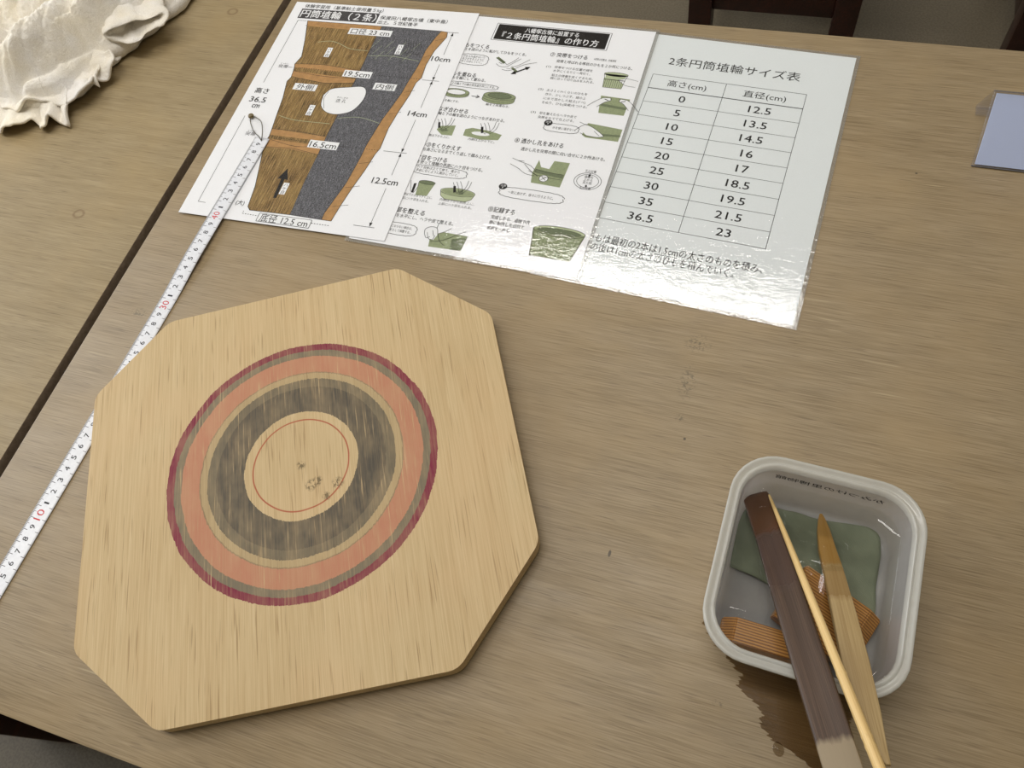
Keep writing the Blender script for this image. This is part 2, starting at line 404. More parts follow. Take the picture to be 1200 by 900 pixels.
# tape measure, plastic tub, water
b = NB('white_tape_steel'); c = b.coord()
M['tape'] = b.done(b.principled(b.ramp(b.noise(c, 300, 2), [(0.3, rgb(224, 226, 232)), (0.7, rgb(234, 236, 242))]), 0.32, spec=0.5))
M['brass'] = b.m if False else plain('dull_brass', rgb(112, 96, 58), 0.35, 0.2, 300, 0.6)
M['wire'] = plain('grey_wire', rgb(96, 90, 78), 0.4, 0.1, 300, 0.6)
def plastic(name, opac, colr, rough=0.28):
    b = NB(name); c = b.coord(); n1 = b.noise(c, 35, 3)
    nrm = b.bump(b.noise(c, 260, 2), 0.05, 0.001)
    body = b.n('MixShader', {0: 0.45, 1: b.n('BsdfDiffuse', {'Color': colr}), 2: b.n('BsdfTranslucent', {'Color': colr})})
    inner = b.n('MixShader', {0: b.rng(n1, 0.3, 0.7, opac - 0.05, opac + 0.05), 1: b.n('BsdfTransparent', {'Color': (0.93, 0.93, 0.94, 1)}), 2: body})
    return b.done(b.n('MixShader', {0: b.fres(nrm), 1: inner, 2: b.n('BsdfGlossy', {'Roughness': rough, 'Normal': nrm})}))
M['tub'] = plastic('translucent_plastic', 0.52, rgb(222, 222, 224)); M['tub_rim'] = plastic('milky_plastic_rim', 0.66, rgb(236, 236, 230), 0.22)
b = NB('water_surface'); c = b.coord()
nrm = b.bump(b.noise(c, 60, 2), 0.04, 0.001)
M['water'] = b.done(b.n('MixShader', {0: b.fres(nrm, 0.025), 1: b.n('BsdfTransparent', {'Color': (0.95, 0.955, 0.935, 1)}), 2: b.n('BsdfGlossy', {'Roughness': 0.02, 'Normal': nrm})}))
b = NB('wet_film'); c = b.coord()
nrm = b.bump(b.noise(b.mapping(c, scale=(60, 260, 1)), 1.0, 3), 0.25, 0.0008)
M['wet'] = b.done(b.n('MixShader', {0: b.fres(nrm, 0.02), 1: b.n('BsdfTransparent', {'Color': (0.57, 0.49, 0.38, 1)}), 2: b.n('BsdfGlossy', {'Roughness': 0.22, 'Normal': nrm})}))
b = NB('water_drop')
M['drop'] = b.done(b.n('MixShader', {0: b.fres(None, 0.03), 1: b.n('BsdfTransparent', {'Color': (0.7, 0.65, 0.58, 1)}), 2: b.n('BsdfGlossy', {'Roughness': 0.02})}))

# wooden tools: grain along local Y; 'soak' colours along the length tint its submerged, wet and dry stretches
def tool(name, dark, mid, light, zones, rough=0.5, fine=2200, bands=420, pore=None, longs=16, spec=0.4):
    b, c, col, nrm = grain(name, 'Y', rgb(*dark), rgb(*mid), rgb(*light), fine=fine, longs=longs, bands=bands, pore=pore)
    sep = b.n('SeparateXYZ', {'Vector': c})
    yy = b.math('ADD', sep.outputs[1], b.math('MULTIPLY', b.math('SUBTRACT', b.noise(b.mapping(c, scale=(170, 30, 1)), 1.0, 2), 0.5), 0.012))
    r_in = rough
    for (y0, y1, soft, blend, cc, amt, rgh) in zones:
        f = b.math('MULTIPLY', b.rng(yy, y0 - soft, y0 + soft), b.rng(yy, y1 - soft, y1 + soft, 1, 0))
        col = b.mix(b.math('MULTIPLY', f, amt), col, rgb(*cc), blend)
        if rgh is not None:
            m = b.n('Mix', data_type='FLOAT'); b.s(m, 0, f); b.s(m, 2, r_in); b.s(m, 3, rgh); r_in = m.outputs[0]
    return b.done(b.principled(col, r_in, nrm, spec=spec))
M['spatula'] = tool('dark_spatula_wood', (50, 37, 28), (74, 56, 44), (98, 77, 61),
    [(-0.010, 0.034, 0.001, 'MIX', (88, 52, 24), 0.75, 0.3), (0.034, 0.075, 0.004, 'MIX', (84, 68, 64), 0.5, 0.22), (0.1685, 0.30, 0.002, 'MIX', (158, 142, 116), 0.8, 0.6)], rough=0.42)
M['bamboo'] = tool('bamboo_knife', (150, 122, 78), (178, 152, 106), (198, 174, 130),
    [(-0.01, 0.043, 0.001, 'MIX', (152, 108, 36), 0.75, 0.3), (0.043, 0.068, 0.002, 'MIX', (140, 110, 66), 0.65, 0.25), (0.10, 0.135, 0.01, 'MIX', (158, 132, 92), 0.4, None)], rough=0.5, fine=1300)
M['stick'] = tool('bamboo_stick', (206, 170, 108), (228, 195, 134), (240, 212, 156), [], rough=0.42, fine=1600)
def striped(name):
    b = NB(name); c = b.coord(); sep = b.n('SeparateXYZ', {'Vector': c})
    xs = b.math('ADD', sep.outputs[0], b.math('MULTIPLY', b.math('SUBTRACT', b.noise(b.mapping(c, scale=(40, 9, 40)), 1.0, 2), 0.5), 0.004))
    w = b.math('SINE', b.math('MULTIPLY', xs, 2 * math.pi / 0.0017))
    w = b.math('ADD', w, b.math('MULTIPLY', b.math('SUBTRACT', b.noise(b.mapping(c, scale=(500, 20, 300)), 1.0, 3), 0.5), 1.6))
    col = b.ramp(b.rng(w, -1.2, 1.2), [(0.1, rgb(118, 74, 32)), (0.45, rgb(168, 114, 54)), (0.85, rgb(192, 138, 70))])
    return b.done(b.principled(col, 0.35, b.bump(w, 0.08, 0.0003), spec=0.5))
M['striped'] = striped('wet_striped_wood')
b = NB('green_cloth'); c = b.coord()
wv = b.n('TexWave', {'Vector': b.mapping(c, rot=(0, 0, 0.25)), 'Scale': 420.0, 'Distortion': 1.5, 'Detail': 2.0}); wn = b.noise(c, 60, 3)
colg = b.mix(0.4, b.ramp(wn, [(0.3, rgb(108, 114, 96)), (0.7, rgb(136, 142, 122))]), b.ramp(wv.outputs['Fac'], [(0.2, rgb(98, 106, 86)), (0.8, rgb(138, 144, 124))]))
M['cloth'] = b.done(b.principled(colg, 0.8, b.bump(wv.outputs['Fac'], 0.3, 0.0006), spec=0.2))
# acrylic tent sign
b = NB('clear_acrylic')
M['acrylic'] = b.done(b.n('MixShader', {0: b.fres(None, 0.04), 1: b.n('MixShader', {0: 0.05, 1: b.n('BsdfTransparent', {'Color': (0.98, 0.985, 1.0, 1)}), 2: b.n('BsdfDiffuse', {'Color': rgb(190, 188, 200)})}), 2: b.n('BsdfGlossy', {'Roughness': 0.05})}))
M['acrylic_edge'] = plain('acrylic_edge', rgb(120, 118, 122), 0.2, 0.05, 100, 0.6)
M['card'] = paper('pale_lavender_card', (212, 224, 255))
# towel
b = NB('terry_cotton'); c = b.coord()
t1 = b.noise(c, 1100, 2, 0.6); t2 = b.noise(c, 14, 3); t3 = b.noise(c, 560, 2, 0.6)
colt = b.mix(b.rng(t2, 0.42, 0.68, 0, 0.65), rgb(252, 249, 245), rgb(247, 235, 205))
colt = b.mix(b.rng(t1, 0.35, 0.6, 0.25, 0), colt, rgb(200, 188, 170))
M['towel'] = b.done(b.principled(colt, 0.95, b.bump(b.math('ADD', t3, b.math('MULTIPLY', t1, 0.6)), 0.55, 0.0018), spec=0.1))

# ------------------------------------------------------------------ the room
RX0, RX1, RY0, RY1 = -3.0, 3.0, -2.6, 3.4
def structure(name, *a, **k): return tag(box(name, *a, **k), kind='structure')
structure('floor', RX0, RX1, RY0, RY1, FLOOR_Z - 0.05, FLOOR_Z, M['floor'])
structure('ceiling', RX0, RX1, RY0, RY1, CEIL_Z, CEIL_Z + 0.05, M['ceiling'])
structure('wall_back', RX0, RX1, RY1, RY1 + 0.1, FLOOR_Z, CEIL_Z, M['wall'])
structure('wall_front', RX0, RX1, RY0 - 0.1, RY0, FLOOR_Z, CEIL_Z, M['wall'])
structure('wall_right', RX1, RX1 + 0.1, RY0, RY1, FLOOR_Z, CEIL_Z, M['wall'])
wy0, wy1 = WINDOW['y'] - WINDOW['w'] / 2, WINDOW['y'] + WINDOW['w'] / 2
wz0, wz1 = WINDOW['z'] - WINDOW['h'] / 2, WINDOW['z'] + WINDOW['h'] / 2
bm = bmesh.new()
bm_box(bm, RX0 - 0.1, RX0, RY0, wy0, FLOOR_Z, CEIL_Z); bm_box(bm, RX0 - 0.1, RX0, wy1, RY1, FLOOR_Z, CEIL_Z)
bm_box(bm, RX0 - 0.1, RX0, wy0, wy1, FLOOR_Z, wz0); bm_box(bm, RX0 - 0.1, RX0, wy0, wy1, wz1, CEIL_Z)
tag(obj('wall_left', bm_mesh('wall_left', bm, M['wall'])), kind='structure')
bm = bmesh.new(); fx0, fx1 = RX0 - 0.08, RX0 - 0.02
bm_box(bm, fx0, fx1, wy0, wy0 + 0.05, wz0, wz1); bm_box(bm, fx0, fx1, wy1 - 0.05, wy1, wz0, wz1)
bm_box(bm, fx0, fx1, wy0 + 0.05, wy1 - 0.05, wz0, wz0 + 0.05); bm_box(bm, fx0, fx1, wy0 + 0.05, wy1 - 0.05, wz1 - 0.05, wz1)
bm_box(bm, fx0, fx1, WINDOW['y'] - 0.025, WINDOW['y'] + 0.025, wz0 + 0.05, wz1 - 0.05)
tag(obj('window_1', bm_mesh('window_1', bm, M['white_metal'])), kind='structure')
ld = bpy.data.lights.new('window_daylight', 'AREA'); ld.shape = 'RECTANGLE'; ld.size = WINDOW['w']; ld.size_y = WINDOW['h']
ld.energy = WINDOW['watts']; ld.color = WIN_COL
lo = bpy.data.objects.new('window_daylight', ld); COL.objects.link(lo)
lo.location = (WINDOW['x'] + 0.03, WINDOW['y'], WINDOW['z']); lo.rotation_euler = (math.radians(90), 0, math.radians(-90))
for (x, y, L, w, watts) in FIXTURES:
    fx = empty('ceiling_light', (x, y, CEIL_Z))
    near = 'on the window side' if x < -1 else ('over the table' if x < 1 else 'on the right side')
    tag(fx, f'white ceiling fluorescent light fixture {near}, ' + ('far row' if y > 1 else 'near row'), 'ceiling light', 'ceiling fluorescent fixtures')
    bm = bmesh.new()
    bm_prism(bm, [(-L / 2, -w / 2 - 0.03), (L / 2, -w / 2 - 0.03), (L / 2, w / 2 + 0.03), (-L / 2, w / 2 + 0.03)], -0.04, -0.001, 0.006, 2)
    obj('housing', bm_mesh('housing', bm, M['white_metal'], autosmooth=0.6), fx)
    ad = bpy.data.lights.new('fluorescent_glow', 'AREA'); ad.shape = 'RECTANGLE'; ad.size = L; ad.size_y = w; ad.energy = watts; ad.color = LAMP_COL
    ao = bpy.data.objects.new('fluorescent_glow', ad); COL.objects.link(ao); ao.parent = fx; ao.location = (0, 0, -0.046)

# ------------------------------------------------------------------ tables
TAB_Y0, TAB_Y1, TAB_T = -0.0672, 0.6818, 0.024
def make_table(x0, x1, mat, label):
    t = empty('work_table', ((x0 + x1) / 2, (TAB_Y0 + TAB_Y1) / 2, FLOOR_Z)); H = -FLOOR_Z
    cx, cy = t.location.x, t.location.y
    bm = bmesh.new(); bm_box(bm, x0, x1, TAB_Y0, TAB_Y1, -TAB_T, 0.0, 0.0015, 2)
    me = bm_mesh('table_top', bm, mat, autosmooth=0.6); o = obj('table_top', me, t); o.location = (-cx, -cy, H)
    me.materials.append(M['edge'])
    for p in me.polygons:
        if abs(p.normal.z) < 0.5: p.material_index = 1
    for sx in (x0 + 0.06, x1 - 0.06):
        for sy in (TAB_Y0 + 0.06, TAB_Y1 - 0.06):
            box('leg', sx - cx - 0.02, sx - cx + 0.02, sy - cy - 0.02, sy - cy + 0.02, 0, H - TAB_T - 0.05, M['steel'], t, 0.002)
    for sy in (TAB_Y0 + 0.06, TAB_Y1 - 0.06):
        box('rail', x0 - cx + 0.04, x1 - cx - 0.04, sy - cy - 0.012, sy - cy + 0.012, H - TAB_T - 0.05, H - TAB_T, M['steel'], t, 0.002)
    return tag(t, label, 'table', 'two wooden work tables side by side')
make_table(-0.5425, 1.2575, M['table'], 'wooden work table carrying the octagonal board, printed sheets and plastic tub')
make_table(-2.3515, -0.5515, M['table2'], 'wooden work table on the left carrying the crumpled towel')

# ------------------------------------------------------------------ chairs
def make_chair(x0, y0, rz, label):
    W, D, S, Lg = 0.315, 0.38, 0.42, 0.045
    t = empty('wooden_chair', (x0, y0, FLOOR_Z), (0, 0, rz)); ch = M['chair']
    for lx in (0, W - Lg):
        box('leg', lx, lx + Lg, 0, Lg, 0, S - 0.03, ch, t, 0.003)
        box('leg', lx, lx + Lg, D - Lg, D, 0, 0.80, ch, t, 0.003)
        box('side_rail', lx + 0.012, lx + Lg - 0.012, Lg, D - Lg, 0.12, 0.16, ch, t, 0.002)
        box('side_rail', lx + 0.010, lx + Lg - 0.010, Lg, D - Lg, S - 0.09, S - 0.03, ch, t, 0.002)
    for yy in (0.012, D - Lg + 0.012):
        box('stretcher', Lg, W - Lg, yy, yy + 0.022, 0.15, 0.20, ch, t, 0.002)
        box('apron', Lg, W - Lg, yy, yy + 0.022, S - 0.09, S - 0.03, ch, t, 0.002)
    box('seat', -0.012, W + 0.012, -0.012, D - Lg - 0.001, S - 0.03, S, ch, t, 0.006, 3)
    for z in (0.56, 0.70): box('back_slat', Lg, W - Lg, D - 0.034, D - 0.014, z, z + 0.06, ch, t, 0.003)
    return tag(t, label, 'chair', 'dark wooden chairs around the tables')
make_chair(-0.222, 1.40, 0, 'dark reddish-brown wooden chair standing behind the table, beyond the size table sheet')
make_chair(0.357, 1.40, 0, 'dark wooden chair behind the table at the far right, beyond the tent sign')
make_chair(-0.669, 0.263, math.radians(190), 'dark red-brown wooden chair pushed in at the front edge of the tables, lower left')

# ------------------------------------------------------------------ octagonal turning board
RING = Vector((-0.2893, 0.1526)) * 1.0075; B_ROT = math.radians(27.4)
oct_w = [(-0.4563, 0.2441), (-0.2808, 0.3358), (-0.1893, 0.3089), (-0.1007, 0.1408), (-0.1277, 0.0476), (-0.3069, -0.0432), (-0.3907, -0.0152), (-0.4843, 0.1657)]
oct_w = [(x * 1.0075, y * 1.0075) for x, y in oct_w]
ca, sa = math.cos(-B_ROT), math.sin(-B_ROT)
oct_l = [((x - RING.x) * ca - (y - RING.y) * sa, (x - RING.x) * sa + (y - RING.y) * ca) for x, y in oct_w][::-1]
bm = bmesh.new(); bm_prism(bm, round_poly(oct_l, 0.016, 6), 0.0, 0.0125, 0.0028, 4)
brd = obj('turning_board', bm_mesh('turning_board', bm, M['board'], autosmooth=0.5), None, (RING.x, RING.y, 0.0015), (0, 0, B_ROT))
tag(brd, 'octagonal plywood board with magenta, salmon and dark grey rings drawn on it', 'board')

# ------------------------------------------------------------------ printed sheets
def sheet_root(name, x, y, rot, z, W, H, pouch, paper_mat, film_mat, label, seed):
    t = empty(name, (x, y, z), (0, 0, rot))
    m = pouch
    box('paper', m, W - m, -(H - m), -m, 0.0, 0.0002, paper_mat, t)
    nx, ny = 54, 76; V = []; Fc = []
    for j in range(ny + 1):
        for i in range(nx + 1):
            px, py = W * i / nx, -H * j / ny
            e = min(px, W - px, -py, H + py)
            zz = 0.00052 + 0.00010 * noise.noise(Vector((px * 28 + seed, py * 46, 0))) + 0.00006 * noise.noise(Vector((px * 90, py * 120 + seed, 3)))
            zz = 0.00046 + (zz - 0.00046) * min(1.0, e / 0.004)
            V.append((px, py, zz))
    for j in range(ny):
        for i in range(nx):
            a = j * (nx + 1) + i; Fc.append((a, a + nx + 1, a + nx + 2, a + 1))
    obj('laminate_film', mesh('laminate_film', V, Fc, film_mat, True), t)
    if pouch > 0.001:
        bm = bmesh.new()
        for (a0, a1, b0, b1) in ((0, W, -m, 0), (0, W, -H, -(H - m)), (0, m, -(H - m), -m), (W - m, W, -(H - m), -m)):
            bm_box(bm, a0, a1, b0, b1, 0.0, 0.0003)
        obj('pouch_margin', bm_mesh('pouch_margin', bm, M['pouch']), t)
    return tag(t, label, 'printed sheet', 'laminated instruction sheets')
L1, L2, L3, L4 = 0.00024, 0.00028, 0.00032, 0.00036

# --- sheet 3: size table
s3 = sheet_root('size_chart_sheet', -0.1612, 0.6668, -0.0473, 0.0002, 0.216, 0.303, 0.0032, M['paper_warm'], M['film'],
                'laminated sheet printed with a two-column size table, rightmost of the three sheets', 11)
p = Print(); p.text('2条円筒埴輪サイズ表', 48.5, 41.6, h=10.6, w=121); p.build('title_print', M['ink'], s3, L2)
p = Print(); X0, XM, X1, Y0, YH, Y1 = 38.3, 107.3, 178.6, 57.0, 75.0, 233.4
for x in (X0, XM, X1): p.line((x, Y0), (x, Y1), 0.45)
p.line((X0, Y0), (X1, Y0), 0.45); p.line((X0, YH), (X1, YH), 0.9)
dyr = (Y1 - YH) / 9
for k in range(1, 10): p.line((X0, YH + k * dyr), (X1, YH + k * dyr), 0.4)
p.build('table_grid', M['ink_dim'], s3, L2)
p = Print(); p.text('高さ(cm)', 72.8, 69.4, h=7.8, w=36, align='C'); p.text('直径(cm)', 143.5, 69.4, h=7.8, w=38, align='C')
for k, (a, d) in enumerate(zip(['0', '5', '10', '15', '20', '25', '30', '35', '36.5'], ['12.5', '13.5', '14.5', '16', '17', '18.5', '19.5', '21.5', '23'])):
    yb = YH + (k + 0.5) * dyr + 4.3
    for s, xx in ((a, 72.6), (d, 142.8)):
        p.text(s, xx, yb, h=10.0, wx=1.16, align='C', bold=0.006)
p.build('table_numbers', M['ink'], s3, L2)
p = Print(); p.text('ひもは最初の2本は1.5cmの太さのものを積み、', 34.5, 257.6, h=8.2, w=146)
p.text('その後は1cmの太さのひもを積んでいく。', 34.0, 267.2, h=8.2, w=126); p.line((94, 259.2), (113, 259.2), 0.5)
p.build('note_print', M['ink'], s3, L2)

# --- sheet 2: how to make it, in nine steps
s2 = sheet_root('instruction_sheet', -0.3477, 0.6683, -0.0046, 0.0010, 0.216, 0.303, 0.0032, M['paper'], M['film'],
                'laminated instruction sheet with black heading panel and green step drawings, middle of the three sheets', 23)
p = Print(); p.rect(53.5, 12.0, 169.0, 34.0); p.build('heading_panel', M['black_panel'], s2, L1)
p = Print(); p.frame(51.6, 10.9, 170.9, 35.2, 0.6); p.build('heading_border', M['ink_grey'], s2, L1)
p = Print(); p.text('八幡塚古墳に設置する', 111, 20.4, h=6.2, w=56, align='C', bold=0.014); p.text('『２条円筒埴輪』の作り方', 111, 31.0, h=8.8, w=100, align='C', bold=0.012)
p.build('heading_lettering', M['label_white'], s2, L2)
p = Print(); Bd = 0.014
for s, x, y, w in (('①ひもをつくる', 17.0, 48.6, 36.5), ('②ひもを重ねる', 17.5, 89.6, 35.5), ('③つなぎ合わせる', 20.0, 137.6, 41), ('④②～③をくりかえす', 20.0, 184.0, 49.5),
                   ('⑤ハケ目をつける', 20.0, 200.0, 41.5), ('⑥底部を整える', 23.0, 263.0, 39.5), ('⑦ 突帯をつける', 118.0, 50.0, 37.5), ('⑧ 透かし孔をあける', 116.6, 164.6, 46.5), ('⑨記録する', 117.4, 246.8, 24.5)):
    p.text(s, x, y, h=5.6, w=w, bold=Bd)
p.build('step_headings', M['ink'], s2, L2)
p = Print()
for s, x, y, w in (('粘土を図のように転がしてひもをつくる。', 25.0, 53.6, 69.5), ('ひもを輪にして重ねる。', 26.0, 94.2, 39), ('上の輪と下の輪を図のようにつなぎあわせる。', 25.0, 142.8, 75), ('必要な高さになるまでくり返して積み上げる。', 26.0, 189.2, 75.5),
                   ('板を使って埴輪の表面にハケ目をつける。', 29.0, 204.8, 69.5), ('底部を水平にし、ヘラや皮で整える。', 29.0, 268.6, 63), ('突帯と呼ばれる帯状のひもを２か所につける。', 126.6, 57.8, 75),
                   ('透かし孔を突帯の間に向い合せに２か所あける。', 125.4, 173.4, 79), ('完成したら、埴輪の内', 122.6, 254.4, 35.5), ('側に制作した日付と', 122.8, 260.4, 32), ('名前を入れる。', 122.8, 266.4, 22)):
    p.text(s, x, y, h=4.0, w=w, bold=0.006)
for s, x, y, w in (('(1)', 118.4, 65.6, 5), ('突帯をつける位置の線を', 127.0, 65.8, 38), ('水平にくるりと一周引く。', 127.0, 70.6, 37), ('粘土の接着を良くするため、', 127.0, 76.6, 41), ('線に沿って切り込みを入れる。', 127.0, 80.8, 43),
                   ('(2)', 119.6, 96.6, 5), ('太さ１ｃｍくらいのひもを', 128.0, 97.0, 40), ('作り、少しつぶす。線の上', 128.0, 102.4, 40), ('に水で溶かした粘土(ドベ)', 128.0, 107.8, 41), ('をぬり、ひも(突帯)をつける。', 128.0, 113.2, 44),
                   ('(3)', 121.0, 126.6, 5), ('形を整えたらヘラや皮で', 129.6, 127.0, 36), ('突帯をなでて仕上げる。', 129.6, 132.2, 35), ('水を使い過ぎない。', 147, 142.8, 22), ('一気にあけず、徐々に行うように。', 129, 224.4, 42), ('※突帯の位置は、別紙参照', 162, 49.6, 22),
                   ('ひもを輪にする。', 27.5, 125.0, 20), ('輪を２段重ねる。', 75.0, 124.0, 24), ('外側は下から上に。', 30, 171.0, 24), ('内側は上から下に。', 72.5, 169.6, 26), ('外側は下からまっすぐ上に、', 32, 243.6, 31), ('上部にハケ目を入れる。', 32, 248.2, 29),
                   ('内側は下から斜め上に、', 70.4, 243.6, 33), ('上部にハケ目を入れる。', 70.4, 248.2, 32), ('力を入れ過ぎないで', 31, 63.0, 23), ('太さがそろうように', 31, 66.6, 23), ('丸くのばしていく。', 31, 70.2, 22), ('上の輪と下の輪の接合面を同じにする。', 32, 101.6, 45),
                   ('ハケ目板は立てて使う。奥から', 36, 210.4, 42), ('手前に引くように動かしていく。', 36, 214.4, 42), ('水平にならない場合は、', 32, 280.2, 25), ('粘土をたして調整する。', 32, 284.6, 25), ('孔の位置', 190.4, 188.4, 10), ('孔の位置', 190.2, 208.0, 10), ('埴輪を', 191.4, 195.0, 8), ('上から', 191.4, 198.4, 8), ('見た図', 191.4, 201.8, 8)):
    p.text(s, x, y, h=2.9 if w < 34 else 3.2, w=w)
p.build('body_lettering', M['ink'], s2, L2)
# green shapes of the step drawings
def ell(cx, cy, rx, ry, n=28, a0=0.0, a1=2 * math.pi, tilt=0.0):
    full = abs(a1 - a0 - 2 * math.pi) < 1e-6; out = []
    for k in range(n + (0 if full else 1)):
        t_ = a0 + (a1 - a0) * k / n; x, y = rx * math.cos(t_), ry * math.sin(t_)
        out.append((cx + x * math.cos(tilt) - y * math.sin(tilt), cy + x * math.sin(tilt) + y * math.cos(tilt)))
    return out
g, gp, gd, k_, wh = Print(), Print(), Print(), Print(), Print()
def cut_all():
    for q_ in (g, gp, gd, k_, wh): q_.cut()
def ringpot(cx, cy, rx, ry, dep, outer, inner_print, hole):
    outer.poly(ell(cx, cy, rx, ry, 24, math.pi, 2 * math.pi) + ell(cx, cy + dep, rx, ry, 24, 0, math.pi))
    inner_print.poly(ell(cx, cy, rx * hole, ry * hole))
    k_.stroke(ell(cx, cy, rx, ry), 0.4, True); k_.stroke(ell(cx, cy, rx * hole, ry * hole), 0.35, True); k_.stroke(ell(cx, cy + dep, rx, ry, 24, 0, math.pi), 0.4)
    k_.line((cx - rx, cy), (cx - rx, cy + dep), 0.4); k_.line((cx + rx, cy), (cx + rx, cy + dep), 0.4)
ringpot(40.5, 111.6, 13.6, 4.6, 2.6, g, wh, 0.72)
cut_all()
ringpot(85.0, 110.4, 16.2, 5.0, 5.6, g, gd, 0.74); k_.stroke(ell(85.0, 113.2, 16.2, 5.0, 20, 0.1, 3.0), 0.3)
cut_all()
k_.line((57.6, 114.6), (65.4, 114.6), 0.7); k_.stroke([(62.4, 112.6), (65.6, 114.6), (62.4, 116.6)], 0.7)
cut_all()
# step 3 hands and clay
g.poly([(40, 157), (55, 154), (55.4, 167), (45, 167.6), (38, 162)]); gd.poly([(40, 161), (47, 159), (50, 162), (44, 164)])
cut_all()
g.poly([(65.6, 157), (72, 154.4), (88, 155.4), (102.6, 158.4), (101, 165.4), (84, 167.4), (66, 165)]); wh.poly(ell(82, 160.4, 9, 2.4))
def hand(x, y, s=1.0, fl=1, pen=True):
    for pts in ([(0, 0), (3, 5), (6, 10)], [(3, -1), (6, 4), (8, 9)], [(6, -2), (9, 3), (11, 8)], [(13, -4), (13, 3), (11, 8), (9, 10)], [(16, -3), (15.5, 4), (13, 9), (11, 11)], [(6, 10), (7.6, 11.4), (8, 9)]):
        k_.stroke([(x + fl * a * s, y + b_ * s) for a, b_ in pts], 0.4, smooth=4)
    if pen: k_.poly([(x + fl * 1.5 * s, y + 4 * s), (x + fl * 3.6 * s, y + 3.4 * s), (x + fl * 5.6 * s, y + 10.4 * s), (x + fl * 3.8 * s, y + 11 * s)])
hand(35, 149, 1.0); hand(78, 147.6, 1.1)
cut_all()
# step 1 hands rolling a coil, double arrow
for pts in ([(66, 61), (72, 63), (79, 68)], [(68, 68), (72, 71), (79, 71), (84, 66), (91, 58)], [(79, 68), (84, 63), (88, 57)], [(76, 75), (82, 76), (88, 73), (96, 66), (108, 61)], [(84, 70), (90, 68), (100, 58)], [(70, 66), (74, 68)], [(80, 73), (84, 73)]):
    k_.stroke(pts, 0.42, smooth=4)
gd.poly([(65, 60), (67.5, 58.4), (77, 65), (75, 67.4)]); gd.poly([(84, 72), (86, 70.5), (93, 75.5), (91.4, 77.4)])
k_.line((89, 78.4), (101, 69.6), 1.6); k_.head((103.4, 67.8), -0.63, 5, 5); k_.head((86.6, 80.2), math.pi - 0.63, 5, 5)
cut_all()
# step 5
g.poly([(44, 226), (60, 225), (57, 241), (46, 242)]); gp.poly([(46, 229), (58, 228), (56, 240), (48, 241)]); gd.poly(ell(52, 226, 8, 2.2)); k_.stroke(ell(52, 226, 8, 2.2), 0.35, True)
k_.poly([(40, 229), (42.4, 228.4), (43, 239), (41, 240)]); k_.stroke([(36, 226), (38, 232), (40, 238), (43, 240)], 0.4, smooth=4); k_.stroke([(44, 227), (45, 233), (43, 240)], 0.4, smooth=4)
cut_all()
gp.poly(ell(84, 232, 16.6, 4.4, 20, math.pi, 2 * math.pi) + [(99, 238), (94, 241.6), (74, 241.6), (69, 238)]); g.poly(ell(84, 232, 15.4, 3.6)); k_.stroke(ell(84, 232, 16.6, 4.4), 0.4, True); k_.stroke([(67.4, 232), (69.4, 238), (74, 241.4), (94, 241.4), (98.8, 238), (100.6, 232)], 0.4)
hand(76, 221.4, 1.05); gd.poly([(84, 230), (88, 228.6), (90, 233.4), (85.6, 234.4)])
cut_all()
# step 6
g.poly([(76, 283), (86, 277), (109, 277.5), (108, 293.5), (78, 294.5)]); gd.poly([(96, 283), (109, 279), (108, 293.5), (98, 294)])
for pts in ([(70, 282), (69, 277), (73, 273.6), (79, 274), (82, 280), (86, 287), (92, 291)], [(70, 282), (73, 286), (76, 284)], [(72, 280), (75, 286), (79, 287), (80, 282)], [(76, 277), (79, 283)], [(78, 289), (86, 287), (94, 282), (100, 277), (106, 273)], [(82, 280), (88, 276), (92, 272)], [(79, 274), (79, 268)]):
    k_.stroke(pts, 0.45, smooth=4)
wh.poly([(70, 282), (70, 277), (74, 274), (79, 275), (82, 281), (80, 287), (74, 286)])
cut_all()
# step 7 drawings
for y0, y1 in ((66, 71), (71, 84)):
    gp.poly([(178, y0), (199, y0), (197.6, y1), (179.4, y1)])
gp.poly(ell(188.5, 66, 11.5, 2.6)); k_.stroke(ell(188.5, 66, 11.5, 2.6), 0.4, True); k_.stroke([(177, 66), (178.4, 72), (179.6, 84), (197.4, 84), (198.6, 72), (200, 66)], 0.4)
for xx in range(180, 198, 2): k_.line((xx, 74), (xx + 0.2, 83.4), 0.35)
k_.line((178.2, 73.4), (198.8, 73.4), 0.8); wh.poly([(192, 73), (199, 70), (211, 73), (210, 80), (200, 79)]); k_.stroke([(192, 73), (199, 70), (211, 72)], 0.35, smooth=3); k_.stroke([(193, 74), (200, 79), (210, 80)], 0.35, smooth=3)
cut_all()
g.poly([(181, 95), (209, 96), (208, 117), (184, 117)]); gd.poly([(184, 105), (208, 107), (208, 110), (184, 108)])
for sx in (1, -1):
    ox = 195.5
    wh.poly([(ox - sx * 15, 109), (ox - sx * 18, 104), (ox - sx * 12, 98), (ox - sx * 5, 97), (ox - sx * 4, 100), (ox - sx * 9, 103)])
    k_.stroke([(ox - sx * 24, 110), (ox - sx * 18, 103), (ox - sx * 12, 98), (ox - sx * 5, 97), (ox - sx * 4, 100), (ox - sx * 9, 103), (ox - sx * 15, 110)], 0.42, smooth=3)
    k_.stroke([(ox - sx * 10, 99), (ox - sx * 6, 100.5)], 0.8)
cut_all()
g.poly([(178, 131), (211, 134), (210.4, 149), (180, 148.6), (176, 146)]); gd.poly([(194, 142), (211, 141), (211, 143.4), (194, 144.6)])
wh.poly([(172, 139), (176, 133), (184, 136), (193, 142), (196, 145), (190, 147), (180, 146)]); k_.stroke([(168, 142), (176, 133), (184, 136), (193, 142), (196, 145), (190, 147), (180, 146.5), (174, 144)], 0.45, smooth=3); k_.stroke([(170, 131), (178, 134)], 0.4)
k_.stroke([(186, 140), (192, 145)], 0.4)
